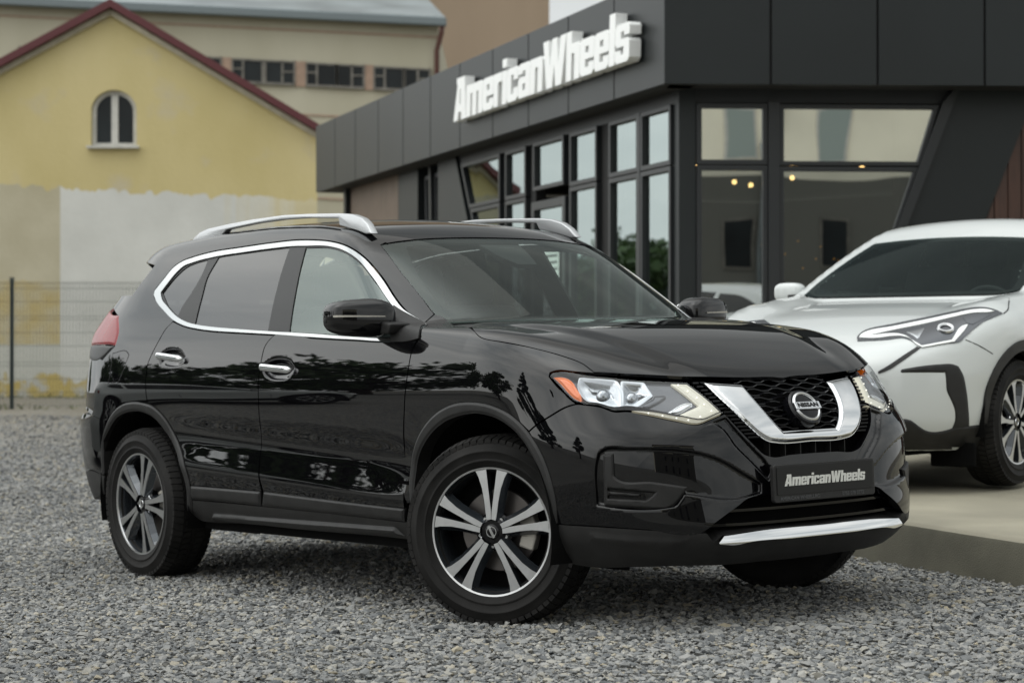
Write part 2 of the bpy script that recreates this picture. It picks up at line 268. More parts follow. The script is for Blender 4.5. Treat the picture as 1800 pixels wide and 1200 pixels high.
D={
'door_front':[(-0.362,-0.863,1.102),(-0.391,-0.877,1.058),(-0.398,-0.894,0.988),(-0.402,-0.904,0.923),(-0.415,-0.906,0.852),(-0.445,-0.894,0.689),(-0.456,-0.889,0.521),(-0.46,-0.889,0.425),(-0.989,-0.89,0.436),(-1.549,-0.891,0.454),(-1.58,-0.883,0.605),(-1.548,-0.9,0.787),(-1.541,-0.906,0.865),(-1.545,-0.896,0.976),(-1.545,-0.882,1.039),(-1.537,-0.867,1.096),(-1.5,-0.857,1.131),(-1.483,-0.854,1.14),(-1.153,-0.861,1.118),(-0.836,-0.866,1.101),(-0.553,-0.869,1.09),(-0.36,-0.862,1.103)],
'door_rear':[(-1.49,-0.854,1.14),(-1.507,-0.857,1.131),(-1.544,-0.867,1.096),(-1.552,-0.882,1.039),(-1.552,-0.896,0.976),(-1.548,-0.906,0.865),(-1.555,-0.9,0.787),(-1.586,-0.883,0.605),(-1.567,-0.89,0.453),(-1.865,-0.89,0.459),(-2.207,-0.89,0.461),(-2.224,-0.897,0.529),(-2.276,-0.89,0.611),(-2.364,-0.883,0.708),(-2.433,-0.896,0.781),(-2.527,-0.904,0.831),(-2.583,-0.905,0.848),(-2.589,-0.906,0.867),(-2.608,-0.896,0.978),(-2.613,-0.884,1.032),(-2.592,-0.872,1.079),(-2.552,-0.853,1.143),(-2.509,-0.831,1.205),(-2.469,-0.822,1.231),(-2.346,-0.832,1.204),(-2.198,-0.839,1.184),(-2.039,-0.844,1.17),(-1.851,-0.848,1.159)],
'fender':[(-0.347,-0.86,1.107),(-0.382,-0.837,1.134),(-0.491,-0.737,1.166),(-0.504,-0.681,1.198),(-0.484,-0.667,1.193),(-0.432,-0.668,1.168),(-0.292,-0.734,1.146),(-0.27,-0.715,1.147),(-0.076,-0.805,1.123),(0.023,-0.843,1.093),(0.159,-0.843,1.072),(0.314,-0.815,1.045),(0.435,-0.775,1.012),(0.511,-0.746,0.983),(0.562,-0.736,0.951),(0.505,-0.78,0.958),(0.444,-0.816,0.964),(0.423,-0.832,0.957),(0.424,-0.838,0.94),(0.453,-0.833,0.91),(0.492,-0.824,0.876),(0.529,-0.814,0.847),(0.54,-0.81,0.84),(0.519,-0.823,0.835),(0.449,-0.859,0.798),(0.386,-0.878,0.763),(0.358,-0.884,0.744),(0.274,-0.893,0.799),(0.163,-0.902,0.837),(0.04,-0.906,0.851),(-0.113,-0.905,0.837),(-0.234,-0.903,0.79),(-0.334,-0.898,0.715),(-0.393,-0.888,0.633),(-0.417,-0.889,0.528),(-0.408,-0.892,0.448),(-0.432,-0.892,0.445),(-0.446,-0.893,0.465),(-0.436,-0.894,0.69),(-0.408,-0.906,0.852),(-0.395,-0.904,0.923),(-0.391,-0.894,0.988),(-0.384,-0.877,1.058)],
'quarter':[(-0.367,-0.851,1.121),(-0.635,-0.748,1.241),(-0.846,-0.71,1.383),(-1.004,-0.693,1.473),(-1.122,-0.685,1.518),(-1.262,-0.676,1.548),(-1.441,-0.666,1.567),(-1.573,-0.661,1.575),(-1.791,-0.66,1.577),(-2.058,-0.662,1.573),(-2.353,-0.666,1.566),(-2.515,-0.675,1.552),(-2.619,-0.684,1.534),(-2.677,-0.697,1.509),(-2.731,-0.725,1.453),(-2.78,-0.75,1.4),(-2.771,-0.76,1.376),(-2.712,-0.777,1.339),(-2.603,-0.797,1.291),(-2.468,-0.818,1.24),(-2.477,-0.822,1.231),(-2.517,-0.831,1.205),(-2.56,-0.853,1.143),(-2.6,-0.872,1.079),(-2.621,-0.884,1.032),(-2.616,-0.896,0.978),(-2.597,-0.906,0.867),(-2.591,-0.905,0.848),(-2.631,-0.905,0.851),(-2.73,-0.906,0.855),(-2.852,-0.905,0.841),(-2.972,-0.902,0.799),(-3.044,-0.898,0.753),(-3.192,-0.89,0.778),(-3.655,-0.58,0.8),(-3.603,-0.58,0.95),(-3.617,-0.58,1.065),(-3.547,-0.7,1.08),(-3.132,-0.868,1.059),(-3.013,-0.856,1.125),(-3.01,-0.841,1.173),(-3.08,-0.796,1.278),(-3.419,-0.6,1.345),(-3.015,-0.753,1.379),(-2.89,-0.685,1.528),(-3.224,-0.52,1.53),(-3.169,-0.5,1.585),(-3.22,-0.5,1.542),(-2.6,-0.555,1.652),(-1.8,-0.57,1.652),(-1.25,-0.555,1.603),(-1.019,-0.558,1.53),(-1.01,-0.597,1.517),(-0.915,-0.617,1.462),(-0.79,-0.641,1.383),(-0.66,-0.659,1.301),(-0.509,-0.683,1.201),(-0.497,-0.737,1.169)],
'chrome_out':[(-0.372,-0.847,1.125),(-0.632,-0.751,1.238),(-0.842,-0.713,1.379),(-1,-0.696,1.469),(-1.118,-0.688,1.514),(-1.258,-0.678,1.544),(-1.437,-0.668,1.563),(-1.569,-0.664,1.571),(-1.787,-0.663,1.573),(-2.054,-0.665,1.569),(-2.349,-0.669,1.562),(-2.511,-0.677,1.547),(-2.614,-0.686,1.53),(-2.673,-0.699,1.505),(-2.727,-0.727,1.448),(-2.776,-0.752,1.396),(-2.768,-0.762,1.371),(-2.709,-0.779,1.334),(-2.6,-0.799,1.287),(-2.465,-0.82,1.236),(-2.349,-0.83,1.208),(-2.201,-0.838,1.188),(-2.042,-0.843,1.174),(-1.853,-0.847,1.163),(-1.493,-0.853,1.143),(-1.155,-0.86,1.122),(-0.838,-0.865,1.105),(-0.555,-0.868,1.093),(-0.362,-0.861,1.107)],
'chrome_in':[(-0.385,-0.856,1.117),(-0.454,-0.828,1.145),(-0.654,-0.775,1.235),(-0.864,-0.739,1.372),(-1.019,-0.714,1.458),(-1.147,-0.7,1.502),(-1.276,-0.689,1.526),(-1.484,-0.681,1.54),(-1.589,-0.678,1.545),(-1.764,-0.677,1.546),(-2.03,-0.679,1.543),(-2.305,-0.683,1.536),(-2.487,-0.691,1.521),(-2.58,-0.7,1.503),(-2.62,-0.713,1.477),(-2.667,-0.738,1.426),(-2.702,-0.757,1.383),(-2.674,-0.769,1.357),(-2.577,-0.79,1.31),(-2.438,-0.812,1.255),(-2.343,-0.822,1.23),(-2.215,-0.829,1.21),(-2.054,-0.835,1.195),(-1.863,-0.84,1.182),(-1.501,-0.848,1.159),(-1.162,-0.854,1.14),(-0.843,-0.861,1.119),(-0.56,-0.864,1.107),(-0.422,-0.86,1.113)],
'glass_f':[(-1.478,-0.685,1.532),(-1.269,-0.693,1.518),(-1.141,-0.705,1.493),(-1.009,-0.721,1.446),(-0.85,-0.748,1.357),(-0.678,-0.778,1.246),(-0.633,-0.789,1.213),(-0.593,-0.83,1.155),(-0.559,-0.862,1.113),(-0.694,-0.861,1.118),(-0.846,-0.859,1.126),(-1.099,-0.854,1.141),(-1.37,-0.849,1.156),(-1.41,-0.797,1.293),(-1.45,-0.737,1.427)],
'glass_r':[(-2.249,-0.829,1.21),(-2.276,-0.77,1.355),(-2.292,-0.731,1.439),(-2.26,-0.685,1.533),(-2.122,-0.68,1.542),(-1.941,-0.678,1.546),(-1.621,-0.68,1.542),(-1.608,-0.733,1.435),(-1.583,-0.794,1.3),(-1.556,-0.846,1.166),(-1.865,-0.839,1.185),(-2.153,-0.832,1.203)],
'glass_q':[(-2.692,-0.758,1.382),(-2.655,-0.739,1.424),(-2.602,-0.717,1.469),(-2.548,-0.701,1.5),(-2.472,-0.694,1.516),(-2.355,-0.688,1.527),(-2.356,-0.722,1.459),(-2.396,-0.767,1.36),(-2.43,-0.788,1.314),(-2.448,-0.811,1.259),(-2.576,-0.79,1.31)],
'mirror_sail':[(-0.66,-0.769,1.243),(-0.366,-0.854,1.117),(-0.356,-0.864,1.1),(-0.4,-0.868,1.094),(-0.545,-0.869,1.09),(-0.551,-0.864,1.108),(-0.623,-0.802,1.197)],
'flare_r_out':[(-3.134,-0.884,0.485),(-3.11,-0.891,0.656),(-3.05,-0.897,0.731),(-2.966,-0.902,0.795),(-2.853,-0.905,0.837),(-2.731,-0.906,0.851),(-2.632,-0.905,0.845),(-2.537,-0.903,0.829),(-2.442,-0.895,0.778),(-2.372,-0.884,0.705),(-2.284,-0.891,0.609),(-2.233,-0.897,0.526),(-2.216,-0.89,0.458),(-2.215,-0.881,0.385),(-2.255,-0.855,0.315)],
'flare_r_in':[(-3.102,-0.886,0.486),(-3.091,-0.892,0.656),(-3.026,-0.896,0.706),(-2.934,-0.901,0.767),(-2.825,-0.903,0.797),(-2.724,-0.902,0.806),(-2.627,-0.901,0.798),(-2.525,-0.895,0.765),(-2.46,-0.887,0.719),(-2.384,-0.886,0.659),(-2.308,-0.896,0.577),(-2.27,-0.893,0.502),(-2.252,-0.889,0.442),(-2.287,-0.864,0.333)],
'flare_f_out':[(-0.411,-0.878,0.374),(-0.409,-0.892,0.446),(-0.417,-0.889,0.525),(-0.393,-0.888,0.63),(-0.334,-0.898,0.712),(-0.235,-0.903,0.788),(-0.113,-0.905,0.835),(0.04,-0.906,0.849),(0.163,-0.902,0.835),(0.274,-0.893,0.796),(0.35,-0.886,0.743),(0.422,-0.877,0.658),(0.46,-0.87,0.574),(0.479,-0.861,0.478),(0.477,-0.855,0.403)],
'flare_f_in':[(-0.387,-0.879,0.375),(-0.385,-0.891,0.447),(-0.375,-0.889,0.538),(-0.351,-0.889,0.62),(-0.275,-0.897,0.702),(-0.179,-0.901,0.76),(-0.041,-0.903,0.798),(0.09,-0.903,0.805),(0.208,-0.898,0.78),(0.304,-0.891,0.727),(0.378,-0.883,0.646),(0.423,-0.875,0.562),(0.445,-0.868,0.477),(0.442,-0.861,0.402)],
'clad_f':[(-1.544,-0.89,0.453),(-0.989,-0.89,0.436),(-0.458,-0.888,0.422),(-0.475,-0.877,0.369),(-1.008,-0.88,0.379),(-1.575,-0.881,0.388)],
'clad_r':[(-2.208,-0.89,0.457),(-1.866,-0.89,0.455),(-1.574,-0.89,0.452),(-1.585,-0.882,0.389),(-1.883,-0.882,0.393),(-2.206,-0.882,0.394),(-2.215,-0.886,0.417)],
'sill':[(-2.214,-0.881,0.388),(-1.885,-0.881,0.387),(-1.586,-0.881,0.384),(-1.009,-0.879,0.376),(-0.477,-0.876,0.365),(-0.427,-0.876,0.364),(-0.468,-0.841,0.293),(-0.616,-0.843,0.295),(-1.176,-0.843,0.296),(-1.798,-0.845,0.299),(-2.108,-0.838,0.288),(-2.213,-0.842,0.294),(-2.249,-0.855,0.315)],
'hood_side':[(-0.085,-0.797,1.127),(0.021,-0.839,1.096),(0.157,-0.839,1.076),(0.312,-0.812,1.048),(0.433,-0.772,1.015),(0.509,-0.743,0.986),(0.561,-0.733,0.954)],
'hood_front':[(0.559,-0.732,0.956),(0.624,-0.662,0.947),(0.716,-0.493,0.932),(0.764,-0.339,0.924),(0.785,-0.193,0.918),(0.793,-0.043,0.914)],
'lamp':[(0.43,-0.835,0.942),(0.433,-0.829,0.953),(0.448,-0.819,0.956),(0.557,-0.752,0.94),(0.676,-0.626,0.919),(0.76,-0.456,0.904),(0.821,-0.424,0.852),(0.877,-0.39,0.792),(0.874,-0.448,0.775),(0.866,-0.503,0.759),(0.827,-0.573,0.773),(0.762,-0.651,0.797),(0.701,-0.706,0.814),(0.674,-0.732,0.813),(0.618,-0.765,0.833),(0.566,-0.796,0.84),(0.536,-0.809,0.852),(0.498,-0.82,0.881),(0.458,-0.829,0.918)],
'lamp_amber':[(0.441,-0.831,0.939),(0.457,-0.822,0.94),(0.495,-0.804,0.932),(0.514,-0.799,0.919),(0.535,-0.796,0.892),(0.554,-0.793,0.865),(0.558,-0.797,0.848),(0.534,-0.807,0.859),(0.506,-0.815,0.882),(0.469,-0.824,0.918)],
'lamp_drl':[(0.741,-0.52,0.904),(0.763,-0.462,0.9),(0.822,-0.43,0.849),(0.875,-0.398,0.792),(0.872,-0.449,0.777),(0.864,-0.501,0.763),(0.825,-0.571,0.777),(0.76,-0.649,0.8),(0.716,-0.692,0.812),(0.757,-0.646,0.807),(0.82,-0.566,0.788),(0.835,-0.472,0.82),(0.793,-0.493,0.86)],
'lamp_trim':[(0.696,-0.608,0.909),(0.741,-0.523,0.903),(0.835,-0.472,0.82),(0.82,-0.566,0.789),(0.806,-0.586,0.793),(0.791,-0.611,0.794),(0.727,-0.675,0.817),(0.718,-0.682,0.822),(0.741,-0.614,0.856)],
'lamp_bowl_a':[(0.534,-0.777,0.932),(0.628,-0.694,0.921),(0.66,-0.694,0.884),(0.682,-0.715,0.827),(0.666,-0.73,0.827),(0.614,-0.761,0.845),(0.571,-0.784,0.862),(0.539,-0.788,0.904)],
'lamp_bowl_b':[(0.645,-0.676,0.919),(0.691,-0.612,0.912),(0.735,-0.611,0.864),(0.716,-0.681,0.826),(0.689,-0.712,0.823),(0.664,-0.693,0.88)],
'lamp_chev':[(0.738,-0.605,0.866),(0.759,-0.563,0.867),(0.77,-0.565,0.853),(0.771,-0.58,0.843),(0.755,-0.644,0.812),(0.718,-0.682,0.822),(0.742,-0.615,0.854)],
'lamp_bar':[(0.798,-0.59,0.802),(0.814,-0.502,0.833),(0.819,-0.49,0.831),(0.826,-0.497,0.82),(0.815,-0.567,0.795),(0.805,-0.585,0.796)],
'v_out':[(0.78,-0.384,0.903),(0.83,-0.369,0.856),(0.88,-0.339,0.801),(0.919,-0.298,0.741),(0.936,-0.253,0.7),(0.94,-0.223,0.684),(0.943,-0.179,0.676),(0.944,-0.01,0.675)],
'v_in':[(0.816,-0.227,0.89),(0.859,-0.218,0.845),(0.907,-0.192,0.781),(0.932,-0.154,0.729),(0.936,-0.141,0.716),(0.937,-0,0.717)],
'strip_out':[(0.763,-0.436,0.907),(0.814,-0.417,0.862),(0.88,-0.386,0.788),(0.918,-0.35,0.729),(0.939,-0.287,0.662),(0.944,-0.258,0.638),(0.947,-0.221,0.626),(0.95,-0.018,0.622)],
'bump_up':[(0.361,-0.884,0.738),(0.392,-0.878,0.759),(0.453,-0.859,0.792),(0.522,-0.823,0.829),(0.543,-0.81,0.835),(0.579,-0.791,0.832),(0.626,-0.764,0.824),(0.677,-0.735,0.805),(0.704,-0.709,0.806),(0.765,-0.654,0.789),(0.83,-0.576,0.765),(0.869,-0.506,0.752),(0.877,-0.452,0.768),(0.881,-0.387,0.786),(0.918,-0.35,0.727),(0.94,-0.287,0.66),(0.944,-0.258,0.636),(0.947,-0.221,0.624)],
'bump_lo':[(0.958,-0.211,0.488),(0.955,-0.266,0.489),(0.95,-0.319,0.486),(0.947,-0.353,0.478),(0.942,-0.39,0.457),(0.933,-0.448,0.426),(0.921,-0.494,0.398),(0.909,-0.525,0.375),(0.903,-0.537,0.369),(0.781,-0.711,0.388),(0.639,-0.803,0.399),(0.479,-0.854,0.403)],
'bump_arch':[(0.48,-0.859,0.445),(0.479,-0.861,0.478),(0.46,-0.87,0.574),(0.423,-0.877,0.658),(0.388,-0.882,0.705)],
'pocket':[(0.646,-0.812,0.629),(0.654,-0.807,0.664),(0.676,-0.792,0.682),(0.742,-0.746,0.683),(0.918,-0.456,0.633),(0.941,-0.35,0.574),(0.951,-0.275,0.533),(0.954,-0.279,0.492),(0.938,-0.407,0.475),(0.876,-0.587,0.502),(0.861,-0.616,0.461),(0.819,-0.674,0.453),(0.669,-0.794,0.465),(0.639,-0.809,0.471)],
'flank':[(0.876,-0.491,0.749),(0.884,-0.453,0.756),(0.905,-0.423,0.728),(0.926,-0.389,0.671),(0.941,-0.326,0.61),(0.953,-0.242,0.531),(0.952,-0.216,0.567),(0.946,-0.252,0.619),(0.941,-0.289,0.652),(0.92,-0.353,0.721),(0.886,-0.385,0.78),(0.882,-0.434,0.767)],
'bezel':[(0.674,-0.796,0.654),(0.683,-0.791,0.659),(0.705,-0.777,0.659),(0.708,-0.778,0.599),(0.708,-0.778,0.58),(0.715,-0.773,0.572),(0.812,-0.686,0.556),(0.881,-0.577,0.534),(0.872,-0.596,0.505),(0.853,-0.627,0.468),(0.838,-0.65,0.457),(0.819,-0.674,0.458),(0.748,-0.742,0.465),(0.67,-0.794,0.472)],
'bezel_in':[(0.683,-0.791,0.539),(0.821,-0.673,0.52),(0.809,-0.686,0.501),(0.795,-0.701,0.487),(0.75,-0.743,0.491),(0.68,-0.79,0.495)],
'bezel_bar':[(0.684,-0.79,0.529),(0.789,-0.709,0.517),(0.776,-0.72,0.499),(0.682,-0.789,0.508)],
'lip_up':[(0.479,-0.854,0.399),(0.638,-0.803,0.394),(0.781,-0.711,0.384),(0.903,-0.536,0.365),(0.91,-0.52,0.364)],
'lip_lo':[(0.403,-0.792,0.256),(0.526,-0.742,0.238),(0.668,-0.671,0.241),(0.778,-0.554,0.243),(0.836,-0.376,0.235),(0.861,-0.139,0.236)],
'lip_crease':[(0.593,-0.82,0.385),(0.894,-0.553,0.36),(0.851,-0.585,0.311),(0.817,-0.623,0.304),(0.576,-0.807,0.332)],
'accent':[(0.911,-0.488,0.33),(0.927,-0.465,0.352),(0.97,-0.061,0.356)],
'accent_lo':[(0.908,-0.486,0.324),(0.923,-0.421,0.318),(0.94,-0.367,0.325),(0.958,-0.158,0.325),(0.957,-0.049,0.321)],
'grille_lo_up':[(0.958,-0.211,0.488),(0.955,-0.266,0.489)],
'tail_red':[(-3.09,-0.795,1.278),(-3.014,-0.839,1.176),(-3.015,-0.853,1.135),(-3.06,-0.85,1.142),(-3.138,-0.844,1.145),(-3.538,-0.7,1.148),(-3.609,-0.6,1.16),(-3.49,-0.58,1.3),(-3.441,-0.62,1.318),(-3.154,-0.787,1.28)],
'tail_sil':[(-3.021,-0.855,1.128),(-3.138,-0.864,1.071),(-3.528,-0.72,1.085),(-3.601,-0.62,1.075),(-3.611,-0.6,1.14),(-3.54,-0.7,1.14)],
'rbump':[(-3.045,-0.898,0.751),(-3.107,-0.891,0.658),(-3.138,-0.884,0.485),(-3.247,-0.874,0.502),(-3.591,-0.72,0.47),(-3.693,-0.5,0.46),(-3.72,0,0.46),(-3.72,0,0.79),(-3.695,-0.5,0.79),(-3.611,-0.7,0.79),(-3.192,-0.89,0.775)],
'rbump_lo':[(-3.111,-0.885,0.477),(-3.138,-0.871,0.384),(-3.527,-0.7,0.33),(-3.633,-0.4,0.31),(-3.644,0,0.31),(-3.717,0,0.455),(-3.691,-0.5,0.455),(-3.588,-0.72,0.465),(-3.248,-0.874,0.496)],
'filler':[(-3.018,-0.865,1.093),(-2.849,-0.869,1.09),(-2.835,-0.872,1.08),(-2.889,-0.898,0.963),(-2.911,-0.902,0.938),(-3.014,-0.9,0.938),(-3.01,-0.899,0.947)],
'ws_side':[(-1.004,-0.596,1.514),(-0.909,-0.615,1.46),(-0.784,-0.639,1.38),(-0.654,-0.657,1.298),(-0.509,-0.677,1.203),(-0.395,-0.686,1.163)],
'handle_f':[(-1.502,-0.893,0.991)],
'handle_r':[(-2.494,-0.876,1.063)],
'cup_f':[(-1.527,-0.893,0.994),(-1.518,-0.886,1.025),(-1.468,-0.881,1.042),(-1.377,-0.88,1.047),(-1.295,-0.884,1.03),(-1.252,-0.892,0.999),(-1.26,-0.898,0.969),(-1.297,-0.901,0.947),(-1.379,-0.903,0.938),(-1.457,-0.902,0.946),(-1.509,-0.898,0.967)],
'cup_r':[(-2.516,-0.879,1.05),(-2.508,-0.869,1.088),(-2.465,-0.865,1.106),(-2.376,-0.863,1.11),(-2.301,-0.867,1.096),(-2.25,-0.876,1.064),(-2.253,-0.884,1.031),(-2.316,-0.888,1.014),(-2.416,-0.888,1.014),(-2.49,-0.886,1.023)],
'bar_f':[(-1.52,-0.89,1.005),(-1.393,-0.892,0.996),(-1.261,-0.894,0.988)],
'bar_r':[(-2.509,-0.874,1.073),(-2.385,-0.876,1.063),(-2.254,-0.879,1.051)],
'rail':[(-2.71,-0.575,1.633),(-2.625,-0.575,1.675),(-2.547,-0.575,1.689),(-2.361,-0.575,1.698),(-2.123,-0.575,1.705),(-1.835,-0.575,1.705),(-1.617,-0.575,1.695),(-1.353,-0.575,1.678),(-1.251,-0.575,1.666),(-1.171,-0.575,1.644),(-1.123,-0.575,1.616),(-1.076,-0.575,1.569),(-1.125,-0.575,1.571),(-1.205,-0.575,1.593),(-1.336,-0.575,1.621),(-1.345,-0.575,1.625),(-1.359,-0.575,1.656),(-1.618,-0.575,1.676),(-1.836,-0.575,1.684),(-2.066,-0.575,1.684),(-2.301,-0.575,1.675),(-2.362,-0.575,1.671),(-2.396,-0.575,1.649),(-2.475,-0.575,1.643)],
'h_ws':[(-0.474,-0.768,1.064),(-0.66,-0.732,1.166),(-0.028,-0.237,1.242),(-1.139,-0.628,1.416),(-1.167,-0.499,1.449),(-1.145,-0.331,1.454),(-1.098,-0.033,1.445),(-1.114,0.414,1.433),(-1.03,0.5,1.385),(-0.8,0.6,1.259),(-0.55,0.68,1.117),(-0.461,0.638,1.074),(-0.43,0.614,1.061),(-0.352,0.057,1.06),(-0.413,-0.535,1.062)],
'h_lamp':[(0.737,0.28,0.773),(0.684,0.252,0.798),(0.638,0.248,0.818),(0.6,0.255,0.833),(0.494,0.367,0.867),(0.373,0.487,0.901),(0.271,0.617,0.936),(0.229,0.716,0.957),(0.205,0.775,0.956),(0.188,0.814,0.946),(0.165,0.856,0.924),(0.271,0.839,0.898),(0.356,0.819,0.87),(0.428,0.806,0.835),(0.501,0.79,0.794),(0.531,0.784,0.775),(0.62,0.722,0.759),(0.706,0.636,0.74),(0.703,0.612,0.753),(0.685,0.557,0.78),(0.681,0.519,0.789),(0.709,0.446,0.781),(0.728,0.366,0.776)],
'h_drl':[(0.696,0.266,0.793),(0.647,0.259,0.814),(0.617,0.273,0.826),(0.537,0.389,0.853),(0.424,0.512,0.886),(0.329,0.644,0.921),(0.268,0.733,0.943),(0.23,0.78,0.946),(0.207,0.823,0.935),(0.248,0.806,0.929),(0.306,0.751,0.926),(0.382,0.669,0.904),(0.487,0.543,0.866),(0.59,0.415,0.833),(0.67,0.306,0.803),(0.642,0.477,0.811),(0.654,0.518,0.802),(0.686,0.58,0.775),(0.697,0.635,0.748),(0.573,0.746,0.778),(0.446,0.756,0.856),(0.424,0.77,0.862),(0.441,0.772,0.851),(0.567,0.76,0.77),(0.704,0.641,0.739),(0.703,0.612,0.753),(0.67,0.543,0.791),(0.663,0.499,0.8),(0.7,0.352,0.789)],
'h_refl':[(0.602,0.457,0.827),(0.547,0.512,0.846),(0.487,0.59,0.865),(0.635,0.614,0.796),(0.693,0.619,0.759),(0.664,0.564,0.791),(0.638,0.51,0.81)],
'h_cov':[(0.386,0.723,0.898),(0.316,0.766,0.917),(0.266,0.808,0.92),(0.254,0.826,0.915),(0.337,0.811,0.887),(0.405,0.79,0.862),(0.42,0.762,0.868)],
'h_proj':[(0.527,0.693,0.834)],
'h_strip':[(0.714,0.617,0.743),(0.71,0.636,0.737),(0.798,0.577,0.669),(0.846,0.52,0.621),(0.869,0.473,0.6),(0.868,0.47,0.613),(0.842,0.512,0.642),(0.784,0.57,0.695)],
'h_bracket':[(0.819,0.574,0.612),(0.814,0.58,0.624),(0.759,0.65,0.639),(0.68,0.725,0.65),(0.611,0.774,0.65),(0.582,0.792,0.639),(0.559,0.806,0.598),(0.533,0.814,0.515),(0.506,0.814,0.403),(0.483,0.806,0.323),(0.534,0.777,0.298),(0.618,0.736,0.296),(0.594,0.757,0.31),(0.589,0.769,0.337),(0.598,0.777,0.411),(0.624,0.767,0.464),(0.647,0.756,0.509),(0.653,0.753,0.576),(0.656,0.75,0.606),(0.744,0.675,0.607),(0.816,0.581,0.606)],
'h_lower':[(0.82,0.566,0.368),(0.786,0.615,0.359),(0.75,0.646,0.327),(0.716,0.669,0.304),(0.622,0.738,0.303),(0.58,0.766,0.318),(0.483,0.806,0.323),(0.388,0.832,0.329),(0.349,0.839,0.328),(0.247,0.789,0.213),(0.241,0.782,0.201),(0.598,0.686,0.215),(0.722,0.583,0.221),(0.774,0.527,0.232)],
'h_flare_out':[(0.395,0.832,0.333),(0.401,0.844,0.423),(0.389,0.858,0.529),(0.352,0.874,0.604),(0.284,0.89,0.68),(0.206,0.904,0.734),(0.029,0.918,0.781),(-0.2,0.908,0.7),(-0.36,0.891,0.58),(-0.45,0.868,0.4),(-0.46,0.818,0.25)],
'h_flare_in':[(0.353,0.839,0.332),(0.351,0.854,0.432),(0.336,0.867,0.516),(0.301,0.884,0.589),(0.234,0.897,0.649),(0.156,0.908,0.695),(0.023,0.916,0.723),(-0.2,0.905,0.645),(-0.33,0.887,0.54),(-0.395,0.869,0.4),(-0.4,0.818,0.25)],
'h_hoodseam':[(-0.42,0.628,1.054),(0.012,0.823,0.977),(0.1,0.855,0.941),(0.162,0.859,0.922)],
'h_bumpseam':[(0.508,0.797,0.779),(0.443,0.841,0.749),(0.343,0.877,0.704)],
}
# ------------------------------------------------ panels lifted onto a body surface
def resample(P,h,closed=True,corner=38):
    P=np.asarray(P,float); n=len(P); out=[]
    def tang(i):
        a=P[(i-1)%n];b=P[i];c=P[(i+1)%n]; d1=b-a;d2=c-b; l1=np.linalg.norm(d1)+1e-9;l2=np.linalg.norm(d2)+1e-9
        if np.degrees(np.arccos(np.clip(d1@d2/(l1*l2),-1,1)))>corner: return None
        return (d1/l1*l2+d2/l2*l1)/(l1+l2)
    T=[tang(i) if (closed or 0<i<n-1) else None for i in range(n)]
    for i in range(n if closed else n-1):
        a=P[i];b=P[(i+1)%n];L=np.linalg.norm(b-a); k=max(1,int(round(L/h)))
        if L<1e-6: continue
        ta=T[i] if T[i] is not None else (b-a)/L; tb=T[(i+1)%n] if T[(i+1)%n] is not None else (b-a)/L
        for q in range(k):
            t=q/k; out.append((2*t**3-3*t*t+1)*a+(t**3-2*t*t+t)*L*ta+(-2*t**3+3*t*t)*b+(t**3-t*t)*L*tb)
    if not closed: out.append(P[-1])
    return np.array(out)
def inpoly(p,poly):
    x,y=p[:,0],p[:,1]; r=np.zeros(len(p),bool); a=poly;b=np.roll(poly,-1,0)
    for (x0,y0),(x1,y1) in zip(a,b):
        if y0==y1: continue
        c=((y0>y)!=(y1>y))&(x<(x1-x0)*(y-y0)/(y1-y0)+x0); r^=c
    return r
def sdist(p,poly):
    a=poly;b=np.roll(poly,-1,0); d=np.full(len(p),1e9)
    for u,v in zip(a,b):
        e=v-u; L=e@e
        if L<1e-14: continue
        t=np.clip(((p-u)@e)/L,0,1); q=p-u-t[:,None]*e; d=np.minimum(d,np.hypot(q[:,0],q[:,1]))
    return np.where(inpoly(p,poly),d,-d)
def mirr(P): return np.asarray(P)*np.array([1,-1,1])
